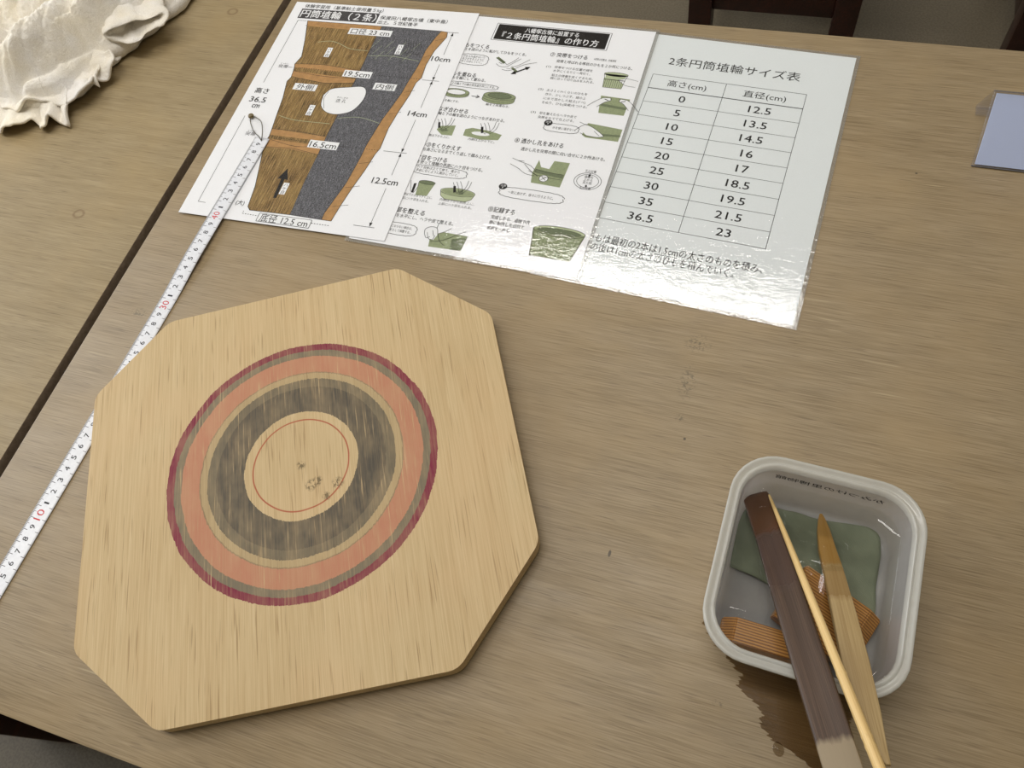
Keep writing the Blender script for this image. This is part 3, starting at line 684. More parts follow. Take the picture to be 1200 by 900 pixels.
cut_all()
# step 8
g.poly([(146, 182), (150, 190), (158, 191), (160, 181), (174.5, 181), (173, 210), (146, 209), (144, 198)]); gd.poly([(146, 193), (173, 196), (173, 200), (145, 197)])
for yy in (193, 199): k_.stroke([(145, yy), (158, yy + 2), (173, yy + 2.6)], 0.4, smooth=3)
wh.poly(ell(156, 202.5, 4, 3.8)); k_.stroke(ell(156, 202.5, 4, 3.8), 0.45, True); k_.line((153.8, 200.8), (158.2, 204.4), 0.5); k_.line((158.2, 200.8), (153.8, 204.4), 0.5)
for pts in ([(121, 184), (130, 187), (140, 190), (147, 196)], [(121, 191), (130, 195), (138, 200), (147, 201)], [(134, 189), (142, 196), (150, 201)], [(140, 196), (147, 199)], [(127, 186), (133, 186)]): k_.stroke(pts, 0.42, smooth=3)
cut_all()
k_.stroke(ell(195.4, 198.6, 12.2, 9.4), 0.4, True); k_.stroke(ell(195.4, 198.6, 9.8, 7.6), 0.4, True)
k_.line((195.4, 189.6), (195.4, 192), 0.7); k_.head((195.4, 193.6), math.pi / 2, 2.2, 2.6); k_.line((195.4, 205.6), (195.4, 203.8), 0.7); k_.head((195.4, 202.6), -math.pi / 2, 2.2, 2.6)
cut_all()
# step 9 pot
g.poly([(163, 257.5), (209, 257.5), (203, 286), (167.5, 286)]); gp.poly(ell(186, 257.5, 23, 5.2)); gd.poly(ell(186, 257.8, 20, 3.8)); k_.stroke(ell(186, 257.5, 23, 5.2), 0.45, True)
for q in range(14):
    u = q / 13; k_.line((164.6 + 43 * u, 261 + 2.0 * math.sin(math.pi * u)), (168.6 + 33.4 * u, 286), 0.28)
k_.line((163, 257.5), (167.5, 286), 0.4); k_.line((209, 257.5), (203, 286), 0.4); k_.line((167.5, 286), (203, 286), 0.4)
cut_all()
# speech clouds
for (x0, y0, x1, y1) in ((27.6, 58.6, 58.0, 73.0), (28.2, 97.4, 79.5, 104.0), (32.2, 206.2, 85.0, 217.0), (28.0, 275.0, 61.5, 287.6), (139, 136.6, 171.5, 146.4), (121.6, 217.4, 179.5, 229.0)):
    cx, cy, rx, ry = (x0 + x1) / 2, (y0 + y1) / 2, (x1 - x0) / 2, (y1 - y0) / 2; pts = []
    for q in range(72):
        a = 2 * math.pi * q / 72; c_, s_ = math.cos(a), math.sin(a); sc = 1 + 0.05 * abs(math.sin(a * 9))
        pts.append((cx + rx * sc * math.copysign(abs(c_) ** 0.6, c_), cy + ry * sc * math.copysign(abs(s_) ** 0.6, s_)))
    k_.cut(); k_.stroke(pts, 0.45, True)
k_.cut(); k_.poly(ell(141.4, 136.6, 4.0, 3.6)); k_.cut(); k_.poly(ell(122.6, 217.8, 3.8, 3.4))
gp.build('pale_green_drawing', M['olive_pale'], s2, L1); g.build('green_drawing', M['olive'], s2, L1 + 0.00001); gd.build('dark_green_drawing', M['olive_dark'], s2, L2)
wh.build('drawing_white', M['label_white'], s2, L3); k_.build('drawing_lines', M['ink'], s2, L4)
p = Print()
for (x, y) in ((141.4, 136.6), (122.6, 217.8)):
    p.text('注意', x, y - 0.1, h=2.2, w=5, align='C'); p.text('！', x, y + 2.4, h=2.2, w=1.0, align='C')
p.build('caution_lettering', M['label_white'], s2, L4 + 0.00003)

# --- sheet 1: cylinder figure with measurements
s1 = sheet_root('cylinder_diagram_sheet', -0.5321, 0.6625, 0.02796, 0.0018, 0.2125, 0.298, 0.0004, M['paper'], M['film_soft'],
                'sheet printed with a brown and grey clay cylinder diagram, leftmost of the three', 37)
left = [(25.3, 29.1), (27.8, 37.6), (34.2, 58.4), (40.5, 82.8), (37.6, 93.4), (39.9, 104.1), (41.2, 113.2), (39.1, 119.4), (44.3, 142.4), (47.9, 168.7), (50.7, 187.0), (51.5, 194.2), (50.2, 201.7), (52.8, 212.2), (58.1, 232.7), (64.1, 256.0), (67.5, 280.7), (71.2, 284.4)]
mid = [(112.7, 29.5), (111.8, 48.5), (112.2, 87.3), (112.0, 114.8), (111.6, 156.9), (110.8, 182.8), (111.2, 207.7), (111.0, 242.3), (112.6, 283.5)]
inner = [(179.6, 30.6), (176.6, 39.9), (172.2, 58.7), (171.3, 82.8), (168.1, 108.4), (166.9, 121.9), (162.7, 143.0), (159.4, 158.2), (155.4, 191.2), (155.0, 208.6), (152.7, 239.6), (148.8, 258.4), (145.0, 276.9), (145.2, 284.2)]
right = [(186.8, 31.5), (188.2, 38.8), (181.5, 59.8), (179.2, 79.9), (180.4, 98.5), (177.0, 105.6), (176.0, 122.7), (172.3, 145.5), (169.7, 167.9), (170.3, 194.0), (168.0, 201.6), (165.3, 220.9), (160.4, 245.1), (156.7, 268.8), (154.9, 284.3)]
p = Print(); p.poly(left + mid[::-1]); p.build('cylinder_outside', M['hatch'], s1, L1)
p = Print(); p.poly(mid + inner[::-1]); p.build('cylinder_inside', M['greyhatch'], s1, L1)
p = Print(); p.poly(inner + right[::-1])
p.poly([(25.3, 29.1), (112.7, 29.5), (112.3, 39), (70, 38), (28, 37)]); p.poly([(36.8, 94), (70, 92), (112, 96), (112.4, 101), (38.8, 99)]); p.poly([(39.5, 104), (112, 107.5), (112, 113), (80, 117), (40.8, 112)])
p.poly([(50.2, 184), (111, 187), (110.8, 193), (51.2, 192)]); p.poly([(51.0, 197), (111, 199), (111.2, 210), (80, 207), (52, 208)])
p.build('clay_section', M['tan'], s1, L2)
p = Print(); p.stroke(left, 0.6); p.stroke(right, 0.6); p.stroke(inner, 0.45); p.stroke(mid, 0.3); p.stroke([left[0], mid[0], inner[0], right[0]], 0.5); p.stroke([left[-1], mid[-1], inner[-1], right[-1]], 0.5)
for pts in ([(36.8, 94), (70, 92), (112, 96)], [(39.5, 104), (75, 108), (112, 107.5)], [(40.8, 112), (80, 117), (112, 114)], [(50.2, 184), (80, 184), (111, 187)], [(52, 208), (80, 206), (111, 210)], [(51, 197), (84, 203), (111, 199)]): p.stroke(pts, 0.4, smooth=4)
for y in (45, 70, 120, 150, 175, 215, 245, 268):
    xi = [(i_[0], r_[0]) for i_, r_ in zip(inner, right) if abs(i_[1] - y) < 14][:1]
    if xi: p.line((xi[0][0] + 1, y), (xi[0][1] - 1, y - 4), 0.35)
p.cut()
for q in range(7): p.stroke([(146 + 3 * q, 45 + q), (149 + 3 * q, 56 + q), (149 + 2.6 * q, 68)], 0.4, smooth=3)
p.cut()
for q in range(8): p.line((70 + q * 2, 143 - q * 0.2), (71 + q * 2, 166), 0.35)
for (x0, y0, x1, y1) in ((44.6, 98.7, 97, 100.0), (126.6, 100.2, 180, 100.4), (51.5, 194.2, 97, 196.0), (127, 197, 170, 196.4)): p.dashed((x0, y0), (x1, y1), 0.55)
p.cut(); p.dashed((26, 37), (28, 34), 0.4); p.dashed((65.5, 286), (65.5, 289), 0.5); p.dashed((65.5, 289), (82, 289.6), 0.6); p.dashed((137, 289.5), (155.6, 289.5), 0.6)
p.cut(); p.stroke([(23.7, 29.3), (13.8, 29.3), (13.8, 124)], 0.4); p.cut(); p.stroke([(13.8, 171), (14.6, 282.4), (22.9, 282.6)], 0.4)
p.cut()
for a, c_ in ((32, 64), (78, 100.6), (101.4, 138), (154, 195.6), (197.2, 224), (240, 284.4)): p.line((193, a), (193, c_), 0.4)
for x0, x1, y in ((184.5, 199, 31.6), (182, 200, 101.0), (174.7, 198.5, 196.4), (177.3, 198, 285.2)): p.line((x0, y), (x1, y), 0.45)
for y, d in ((32, -1), (100.6, 1), (101.4, -1), (196.0, 1), (196.8, -1), (284.8, 1)): p.head((193, y), d * math.pi / 2, 4.6, 3.0)
p.build('diagram_lines', M['ink'], s1, L3)
p = Print(); p.stroke([(76, 60), (90, 66), (110, 67)], 0.5, smooth=4); p.stroke([(50, 60), (64, 57), (76, 60)], 0.5, smooth=4); p.stroke([(50, 166), (70, 170), (108, 170)], 0.5, smooth=4); p.stroke([(113, 74), (140, 72), (170, 76)], 0.45, smooth=4); p.stroke([(113, 162), (135, 158), (158, 163)], 0.45, smooth=4)
for q in range(10): p.line((118 + 5 * q, 50 + (q % 3) * 8), (112 + 5 * q, 62 + (q % 3) * 8), 0.3)
p.build('pale_cracks', M['olive_pale'], s1, L3)
p = Print(); hole = [(86.3, 133.5), (92.2, 124.1), (109.3, 119.9), (123.3, 117.7), (129.6, 123.6), (130.5, 135.8), (124.5, 150.5), (111.6, 156.9), (98.7, 155.8), (89.3, 147.5)]
hs = [(v.x, v.y) for v in smooth_path([(x, y, 0) for x, y in hole + hole[:1]], 5)][:-1]
p.poly(hs)
for (x0, y0, x1, y1) in ((78.5, 35.4, 127.3, 44.6), (96.0, 96.4, 127.0, 105.8), (96.4, 192.6, 127.6, 202.4), (49.4, 120.6, 75.1, 129.6), (134.8, 110.4, 158.6, 119.6), (82.6, 286.2, 136.6, 295.4)): p.cut(); p.rect(x0, y0, x1, y1)
hk = [(67.8, 73.7), (143.5, 61.7), (80.7, 155.1), (94.5, 254.9)]
for x, y in hk: p.cut(); p.rect(x - 3.0, y - 7, x + 3.0, y + 7)
p.build('label_plates', M['label_white'], s1, L4)
p = Print(); p.stroke(hs, 0.5, True); p.stroke([(90, 128), (88.6, 138), (94, 151)], 0.4, smooth=3); p.frame(82.6, 286.2, 136.6, 295.4, 0.5)
for x, y in hk:
    for q, ch_ in enumerate('ハケ目'): p.text(ch_, x, y - 2.6 + q * 4.4, h=3.9, align='C')
p.cut(); p.poly([(88.0, 267), (91.2, 267), (90.2, 244), (93.8, 244.6), (87.8, 231), (82.8, 244), (86.6, 244)])
for s, x, y, w, h in (('口径 23 cm', 103, 43.2, 44, 7.8), ('19.5cm', 111.5, 104.6, 27.5, 8.6), ('16.5cm', 112, 201.2, 28, 8.8), ('外側', 62.2, 128.2, 19, 7.0), ('内側', 146.8, 118.2, 18.6, 7.0), ('底径 12.5 cm', 109.6, 294.4, 49, 8.4),
                      ('高さ', 17.4, 138.6, 15.5, 7.2), ('36.5', 18.2, 151.4, 18.5, 8.8), ('cm', 19.6, 159.2, 8.6, 8.6), ('10cm', 192.2, 73.8, 20.0, 8.2), ('14cm', 192.6, 149.6, 19.5, 8.2), ('12.5cm', 189.4, 235.6, 26.0, 8.6)):
    p.text(s, x, y, h=h, w=w, align='C', bold=0.004)
p.text('透 孔', 108, 141.0, h=4.4, w=11, align='C'); p.text('すかしあな', 108, 135.6, h=2.2, w=12, align='C')
p.text('(大)', 58, 279.8, h=5.6, w=9, align='C')
p.text('体験学習用（基準粘土使用量５kg）', 13.0, 8.6, h=5.4, w=93); p.text('保渡田八幡塚古墳（東中島）', 106, 18.8, h=5.4, w=76); p.text('出土。５世紀後半', 106, 26.0, h=5.4, w=45)
p.build('diagram_lettering', M['ink'], s1, L4 + 0.00003)
p = Print(); p.text('突帯', 26.0, 101.0, h=4.6, w=11, align='C'); p.text('とったい', 26.0, 95.8, h=2.0, w=9, align='C'); p.text('突帯', 30.4, 195.6, h=4.6, w=11, align='C'); p.text('とったい', 30.4, 190.4, h=2.0, w=9, align='C'); p.line((32, 99.4), (37, 99.4), 0.5)
p.build('faint_lettering', M['ink_grey'], s1, L4)
p = Print(); p.rect(11.2, 10.6, 103.6, 25.8); p.build('title_panel', M['title_grey'], s1, L1)
p = Print(); p.text('円筒埴輪（２条）', 57.4, 22.8, h=11.0, w=89, align='C', bold=0.014); p.build('title_lettering', M['label_white'], s1, L2)

# ------------------------------------------------------------------ steel tape strip with printed centimetres
T0 = Vector((-0.4908, -0.0327)); T_ANG = 1.5498
tp = empty('measuring_tape', (T0.x, T0.y, 0.0), (0, 0, T_ANG))
TL0, TL1, TWd = -0.022, 0.4985, 0.0164
def tape_z(x):
    """height of the strip along its length: flat on the table, climbing onto the sheets at its end"""
    u = max(0.0, min(1.0, (x - 0.30) / 0.06)); u = u * u * (3 - 2 * u)
    return 0.0004 + 0.0026 * u
def tape_cross(v):      # v in -1..1 across, right-hand edge slightly lifted
    return 0.00025 * (1 - v * v) + 0.00022 * (1 - v) 
V = []; Fc = []; NX, NY = 90, 8
for lay in (0, 1):
    for i in range(NX + 1):
        x = TL0 + (TL1 - TL0) * i / NX
        for j in range(NY + 1):
            v = -1 + 2 * j / NY
            V.append((x, v * TWd / 2, tape_z(x) + tape_cross(v) - (0.00018 if lay else 0)))
st_ = (NX + 1) * (NY + 1)
for i in range(NX):
    for j in range(NY):
        a = i * (NY + 1) + j
        Fc.append((a, a + NY + 1, a + NY + 2, a + 1)); Fc.append((st_ + a, st_ + a + 1, st_ + a + NY + 2, st_ + a + NY + 1))
    for j in (0, NY):
        a = i * (NY + 1) + j; Fc.append((a, st_ + a, st_ + a + NY + 1, a + NY + 1))
for i in (0, NX):
    for j in range(NY):
        a = i * (NY + 1) + j; Fc.append((a, a + 1, st_ + a + 1, st_ + a))
obj('strip', mesh('strip', V, Fc, M['tape'], True), tp)
tick, num, red = Print(), Print(), Print()
for mm in range(-20, 496):
    s10, s5 = mm % 10 == 0, mm % 5 == 0
    ln = 5.0 if s10 else (3.4 if s5 else 1.8)
    xm = mm - 3.2
    tick.line((xm, -8.0), (xm, -8.0 + ln), 0.32 if not s10 else 0.45)
    if s10: tick.line((xm, 8.0), (xm, 4.8), 0.4)
for cm_ in range(1, 50):
    if cm_ % 10 == 0: red.text(str(cm_), cm_ * 10, 3.0, h=8.2, w=8.6, align='C')
    else: num.text(str(cm_ % 10), cm_ * 10, 2.4, h=6.0, w=1.5 if cm_ % 10 == 1 else 3.3, align='C', bold=0.006)
tz = lambda x, y: tape_z(x / 1000) + tape_cross(max(-1, min(1, -y / 8.2))) + 0.00008
tag(tick.build('tick_marks', M['ink_grey'], tp, 0, True, tz), kind='stuff'); num.build('black_numeral', M['ink_dim'], tp, 0, False, tz); red.build('red_numeral', M['ink_red'], tp, 0, False, tz)
tag(tp, 'white steel measuring tape strip running under the octagonal board onto the diagram sheet', 'tape measure')
def to_tape(x, y, z):
    dx, dy = x - T0.x, y - T0.y; c_, s_ = math.cos(T_ANG), math.sin(T_ANG)
    return Vector((dx * c_ + dy * s_, -dx * s_ + dy * c_, z))
lp = [(-0.4795, 0.4615, 0.0034), (-0.4790, 0.4650, 0.0060), (-0.4815, 0.4720, 0.0070), (-0.4885, 0.4830, 0.0065), (-0.4985, 0.4890, 0.0050), (-0.5035, 0.4905, 0.0042), (-0.5030, 0.4850, 0.0042), (-0.4960, 0.4755, 0.0046), (-0.4900, 0.4695, 0.0048), (-0.4840, 0.4660, 0.0046), (-0.4800, 0.4625, 0.0040)]
V, Fc = tube_data([to_tape(*q) for q in smooth_path(lp, 5)], 0.00048, 7)
obj('wire_loop', mesh('wire_loop', V, Fc, M['wire'], True), tp)
bm = bmesh.new(); bmesh.ops.create_uvsphere(bm, u_segments=14, v_segments=9, radius=0.0030)
bmesh.ops.scale(bm, vec=(1, 1, 0.7), verts=bm.verts); bmesh.ops.translate(bm, vec=to_tape(-0.5048, 0.4905, 0.0044), verts=bm.verts)
obj('bead', bm_mesh('bead', bm, M['brass'], smooth=True), tp)

# ------------------------------------------------------------------ plastic tub with water
TUB = Vector((0.0700, 0.1580)); TUB_ROT = math.radians(-2.0)
def rrect(hw, hd, r, seg=8):
    out = []
    for cx, cy, a0 in ((hw - r, hd - r, 0), (-hw + r, hd - r, 90), (-hw + r, -hd + r, 180), (hw - r, -hd + r, 270)):
        for k in range(seg + 1):
            a = math.radians(a0 + 90 * k / seg); out.append((cx + r * math.cos(a), cy + r * math.sin(a)))
    return out
def loft(loops, closed_ring=False, cap0=False, cap1=False):
    n = len(loops[0]); V = [v for l in loops for v in l]; Fc = []; m = len(loops)
    for i in range(m if closed_ring else m - 1):
        i2 = (i + 1) % m
        for k in range(n):
            k2 = (k + 1) % n; Fc.append((i * n + k, i * n + k2, i2 * n + k2, i2 * n + k))
    if cap0: Fc.append(tuple(range(n))[::-1])
    if cap1: Fc.append(tuple((m - 1) * n + k for k in range(n)))
    return V, Fc
def rl(hw, hd, r, z, seg=8): return [(x, y, z) for x, y in rrect(hw, hd, r, seg)]
def mk(name, V, Fc, mat, parent=None, ang=0.6, loc=None, rot=None):
    bm = bmesh.new(); vv = [bm.verts.new(v) for v in V]
    for f in Fc:
        try: bm.faces.new([vv[i] for i in f])
        except ValueError: pass
    return obj(name, bm_mesh(name, bm, mat, autosmooth=ang), parent, loc, rot)
tub = empty('plastic_tub', (TUB.x, TUB.y, 0.0004), (0, 0, TUB_ROT))
TR = 0.0525
V, Fc = loft([rl(0.0453, 0.0522, .017, 0.0), rl(0.0482, 0.0552, .020, 0.0012), rl(0.0496, 0.0567, .021, 0.004), rl(0.0523, 0.0594, .024, TR - 0.005),
              rl(0.0507, 0.0577, .0225, TR - 0.005), rl(0.0484, 0.0554, .020, 0.006), rl(0.0470, 0.0539, .019, 0.003), rl(0.0453, 0.0522, .017, 0.0020)], cap0=True, cap1=True)
mk('body', V, Fc, M['tub'], tub, 0.9)
V, Fc = loft([rl(.0525, .0596, .0242, TR - 0.0055), rl(.0566, .0644, .0275, TR - 0.0052), rl(.0578, .0655, .0285, TR - 0.0040), rl(.0580, .0657, .0287, TR - 0.0012), rl(.0575, .0652, .0283, TR - 0.0002), rl(.0566, .0643, .0277, TR),
              rl(.0556, .0632, .0268, TR - 0.0004), rl(.0549, .0624, .0262, TR - 0.0014), rl(.0538, .0611, .0254, TR - 0.0016), rl(.0531, .0604, .0249, TR - 0.0008), rl(.0523, .0595, .0243, TR - 0.0006), rl(.0516, .0587, .0238, TR - 0.0012), rl(.0509, .0578, .0228, TR - 0.0034), rl(.0507, .0577, .0225, TR - 0.0048)], closed_ring=True)
mk('rim', V, Fc, M['tub_rim'], tub, 0.9)
p = Print(); p.text('かみつけの里博物館', 0, 0, h=4.6, w=66, align='C', bold=0.006, mirror=True)
me = mesh('lettering', [(x / 1000 + 0.001, 0.0, -y / 1000) for x, y in p.V], p.F, M['ink_dim'])
lt = obj('lettering', me, tub, (0, 0.0564, TR - 0.0140), (math.radians(-3), 0, 0))
tag(tub, 'translucent white plastic tub holding water and wet wooden tools', 'tub')

WZ = 0.026
# tools: pt = tip, direction, measured on the upper face
def frame(tip, end, roll=0.0):
    y = (Vector(end) - Vector(tip)).normalized(); x = y.cross(Vector((0, 0, 1))).normalized(); z = x.cross(y)
    if roll:
        R = Matrix.Rotation(roll, 3, y); x = R @ x; z = R @ z
    return Matrix(((x.x, y.x, z.x, tip[0]), (x.y, y.y, z.y, tip[1]), (x.z, y.z, z.z, tip[2]), (0, 0, 0, 1)))
def blade(name, mat, mtx, stations, label, cat, rnd=0.25):
    """stations: (y, x_left, x_right, z_top, z_bottom); softened rectangular sections"""
    loops = []
    for (y, xr, xl, zt, zb) in stations:
        xl, xr = -xl, -xr
        w, t = xr - xl, zt - zb; c = min(w, t) * rnd
        loops.append([(xl + c, y, zt), (xr - c, y, zt), (xr - c * .3, y, zt - c * .3), (xr, y, zt - c), (xr, y, zb + c), (xr - c, y, zb), (xl + c, y, zb), (xl, y, zb + c), (xl, y, zt - c), (xl + c * .3, y, zt - c * .3)])
    V, Fc = loft(loops, cap0=True, cap1=True)
    o = mk(name, V, Fc, mat, None, 0.7); o.matrix_world = mtx
    return tag(o, label, cat)
SP0, SP1 = Vector((0.0308, 0.2100, 0.0170)), Vector((0.1022, 0.0231, 0.0940))
blade('wooden_spatula', M['spatula'], frame(SP0, SP1, math.radians(13)),
      [(0.0, -.0060, .0060, .0, -.003), (0.0008, -.0078, .0078, .0004, -.0036), (0.004, -.0088, .0088, .0008, -.0046), (0.02, -.0088, .0088, .001, -.008), (0.034, -.0086, .0086, .001, -.0085), (0.07, -.0092, .0092, .001, -.009), (0.13, -.0098, .0096, .001, -.0080), (0.20, -.0098, .0092, .001, -.005), (0.214, -.0090, .0086, .0008, -.0045)],
      'dark brown wooden spatula with a pale end, lying across the plastic tub', 'spatula')
KN0, KN1 = Vector((0.0745, 0.2095, 0.0085)), Vector((0.1100, 0.0577, 0.0770))
KL = (KN1 - KN0).length
blade('bamboo_knife', M['bamboo'], frame(KN0, KN1, 0.0),
      [(0.0, -.0008, .0012, .0, -.002), (0.004, -.0022, .0022, .0004, -.0026), (0.014, -.0046, .0036, .0006, -.003), (0.03, -.0064, .0044, .0008, -.0036), (0.046, -.0066, .0058, .0008, -.004), (0.08, -.0072, .0070, .0008, -.0042), (0.11, -.0078, .0074, .0008, -.0040), (KL - 0.030, -.0074, .0066, .0008, -.0034), (KL - 0.018, -.0052, .0058, .0007, -.003), (KL - 0.008, -.0016, .0052, .0005, -.0026), (KL - 0.001, .0024, .0050, .0002, -.002)],
      'pale bamboo knife with pointed ends, resting on the rim of the tub', 'knife')
ST0, ST1 = Vector((0.0392, 0.2085, 0.0235)), Vector((0.1136, 0.0423, 0.0895))
d = ST1 - ST0; SL = d.length; ys = [0, 0.004, 0.03, 0.07, 0.10, 0.1265, 0.128, 0.130, 0.150, 0.1612, 0.1626, 0.1640, 0.1662, 0.1676, 0.169, SL]
rs = [0.0006, 0.0010, 0.0017, 0.0023, 0.0026, 0.0027, 0.0030, 0.0028, 0.0029, 0.0029, 0.0031, 0.0029, 0.0029, 0.0032, 0.0030, 0.0031]
V, Fc = tube_data([(0, y, 0) for y in ys], rs, 12)
stk = mk('bamboo_stick', V, Fc, M['stick'], None, 0.8); stk.matrix_world = frame(ST0, ST1)
tag(stk, 'thin tapered bamboo stick lying between the dark spatula and the bamboo knife', 'stick')
# ribbed scraping boards in the water
def scraper(loc, rot, W, L, T, label, cham):
    prof = [(-L / 2, 0), (L / 2, 0), (L / 2, T * 0.45), (L / 2 - cham, T), (-L / 2 + 0.001, T), (-L / 2, T - 0.001)]
    loops = [[(x, y, z) for (y, z) in prof] for x in (-W / 2, W / 2)]
    V, Fc = loft(loops, cap0=True, cap1=True)
    bm = bmesh.new(); vv = [bm.verts.new(v) for v in V]
    for f in Fc: bm.faces.new([vv[i] for i in f])
    bmesh.ops.recalc_face_normals(bm, faces=bm.faces)
    bmesh.ops.bevel(bm, geom=list(bm.edges), offset=0.0008, segments=2, affect='EDGES')
    o = obj('wooden_scraper', bm_mesh('wooden_scraper', bm, M['striped'], autosmooth=0.6), None, loc, rot)
    return tag(o, label, 'scraper', 'striped wooden scrapers in the tub')
scraper((0.0850, 0.1405, 0.0078), (math.radians(-7), 0, math.radians(-112)), 0.040, 0.054, 0.0115, 'striped wooden scraper lying diagonally in the water under the bamboo knife', 0.009)
scraper((0.0515, 0.1165, 0.0040), (0, 0, math.radians(88)), 0.0155, 0.054, 0.019, 'striped orange-brown wooden scraper against the near wall of the tub', 0.008)
# green cloth
outl = [(0.0238, 0.1605), (0.0240, 0.1785), (0.0252, 0.1960), (0.0310, 0.2050), (0.0480, 0.2075), (0.0740, 0.2068), (0.0950, 0.2085), (0.1060, 0.2088), (0.1130, 0.2040), (0.1145, 0.1900), (0.1140, 0.1721), (0.1136, 0.1480), (0.0960, 0.1400), (0.0700, 0.1480), (0.0462, 0.1560)]
ol = [(v.x, v.y) for v in smooth_path([(x, y, 0) for x, y in outl + outl[:1]], 5)][:-1]
cx = sum(q[0] for q in ol) / len(ol); cy = sum(q[1] for q in ol) / len(ol)
def cz(x, y):
    fold = 0.0022 * math.exp(-((x - 0.060) / 0.006) ** 2) + 0.0016 * math.exp(-((x - 0.040 - 0.2 * (y - 0.17)) / 0.004) ** 2) + 0.0018 * math.exp(-((y - 0.196 + 0.1 * (x - 0.07)) / 0.004) ** 2)
    return 0.0040 + fold + 0.0008 * (1 + noise.noise(Vector((x * 90, y * 90, 0))))
NR = 16; V = []; Fc = []; n = len(ol)
for j in range(NR + 1):
    s_ = 1 - j / NR * 0.97
    for q in ol:
        x, y = cx + (q[0] - cx) * s_, cy + (q[1] - cy) * s_; V.append((x, y, cz(x, y)))
for j in range(NR):
    for k in range(n): Fc.append((j * n + k, j * n + (k + 1) % n, (j + 1) * n + (k + 1) % n, (j + 1) * n + k))
Fc.append(tuple(NR * n + k for k in range(n)))
gc = mk('green_cloth', V, Fc, M['cloth'], None, 1.2)
sm = gc.modifiers.new('thickness', 'SOLIDIFY'); sm.thickness = 0.0008; sm.offset = -1
tag(gc, 'sage green cloth lying in the water at the bottom of the tub', 'cloth')
# water: surface drawn up where it touches the walls and the tools
def seg_at(tip, end, z):
    t = (z - tip.z) / (end.z - tip.z); return tip + (end - tip) * t
dips = []
for (a, e, hw) in ((SP0, SP1, 0.0088), (KN0, KN1, 0.0062), (ST0, ST1, 0.0016)):
    c_ = seg_at(a, e, WZ); dd = (e - a); dxy = Vector((dd.x, dd.y)).normalized(); dips.append((Vector((c_.x, c_.y)), dxy, hw, 0.010))
dips.append((Vector((0.0705, 0.1640)), Vector((0.55, 0.83)), 0.004, 0.003)); dips.append((Vector((0.0515, 0.1165)), Vector((0, 1)), 0.026, 0.008))
wr = rrect(.0493, .0564, .0205, 90); NR = 140; V = []; Fc = []; n = len(wr)
ct, sn = math.cos(TUB_ROT), math.sin(TUB_ROT)
for j in range(NR + 1):
    s_ = 1 - (j / NR) ** 1.5 * 0.985
    for (x, y) in wr:
        dwall = (1 - s_) * 0.050
        wx, wy = TUB.x + (x * ct - y * sn) * s_, TUB.y + (x * sn + y * ct) * s_
        z = 0.0030 * math.exp(-dwall / 0.0030)
        for (c_, dr, hw, hl) in dips:
            r_ = Vector((wx, wy)) - c_; u = abs(r_.dot(Vector((dr.y, -dr.x)))) - hw; v = abs(r_.dot(dr)) - hl
            dist = math.hypot(max(u, 0), max(v, 0)); z = max(z, 0.0028 * math.exp(-dist / 0.0028))
        V.append((wx, wy, WZ + z))
for j in range(NR):
    for k in range(n): Fc.append((j * n + k, j * n + (k + 1) % n, (j + 1) * n + (k + 1) % n, (j + 1) * n + k))
Fc.append(tuple(NR * n + k for k in range(n)))
me = mesh('tub_water', V, Fc, M['water'], True)
tag(obj('tub_water', me), 'shallow clear water filling the plastic tub', 'water', kind='stuff')

# wet patch on the table, ragged along the grain
def interp(tab_, y):
    for (a, b_) in zip(tab_, tab_[1:]):
        if (a[0] - y) * (b_[0] - y) <= 0: return a[1] + (b_[1] - a[1]) * ((y - a[0]) / (b_[0] - a[0] + 1e-12))
    return tab_[-1][1]
lt_ = [(0.1360, 0.0150), (0.1204, 0.0152), (0.1061, 0.0290), (0.096, 0.0429), (0.0881, 0.0427), (0.0775, 0.0594), (0.0695, 0.0585), (0.0631, 0.0667), (0.0603, 0.077), (0.0546, 0.092), (0.0520, 0.097)]
rt_ = [(0.1360, 0.110), (0.10, 0.112), (0.080, 0.107), (0.070, 0.104), (0.0546, 0.100), (0.0520, 0.099)]
V = []; Fc = []; y = 0.0520; rows = 0; rj = random.Random(3); jl = 0
while y <= 0.136:
    jl = 0.55 * jl + rj.uniform(-0.0016, 0.0016)
    spike = -rj.random() * 0.0045 if (rj.random() < 0.22 and y > 0.10) else 0
    xl = interp(lt_, y) + jl + spike; xr = max(interp(rt_, y) + rj.uniform(-0.001, 0.001), xl + 0.001)
    V += [(xl, y, 0.00012), (xl + 0.0007, y, 0.00030), (xr - 0.0003, y, 0.00030), (xr, y, 0.00012)]; rows += 1; y += 0.00045
for i in range(rows - 1):
    for k in range(3): Fc.append((i * 4 + k, i * 4 + k + 1, i * 4 + k + 5, i * 4 + k + 4))
me = mesh('wet_patch', V, Fc, M['wet'])
tag(obj('wet_patch', me), 'dark wet patch soaked into the table under the near side of the tub', 'wet patch')
bm = bmesh.new(); bmesh.ops.create_uvsphere(bm, u_segments=18, v_segments=10, radius=0.0030)
bmesh.ops.bisect_plane(bm, geom=list(bm.verts) + list(bm.edges) + list(bm.faces), plane_co=(0, 0, 0), plane_no=(0, 0, -1), clear_outer=True)
bmesh.ops.scale(bm, vec=(1.1, 1.4, 0.6), verts=bm.verts)
tag(obj('water_drop', bm_mesh('water_drop', bm, M['drop'], smooth=True), None, (0.0707, 0.0594, 0.0004), (0, 0, 0.4)), 'small water drop glinting at the edge of the wet patch', 'water drop')

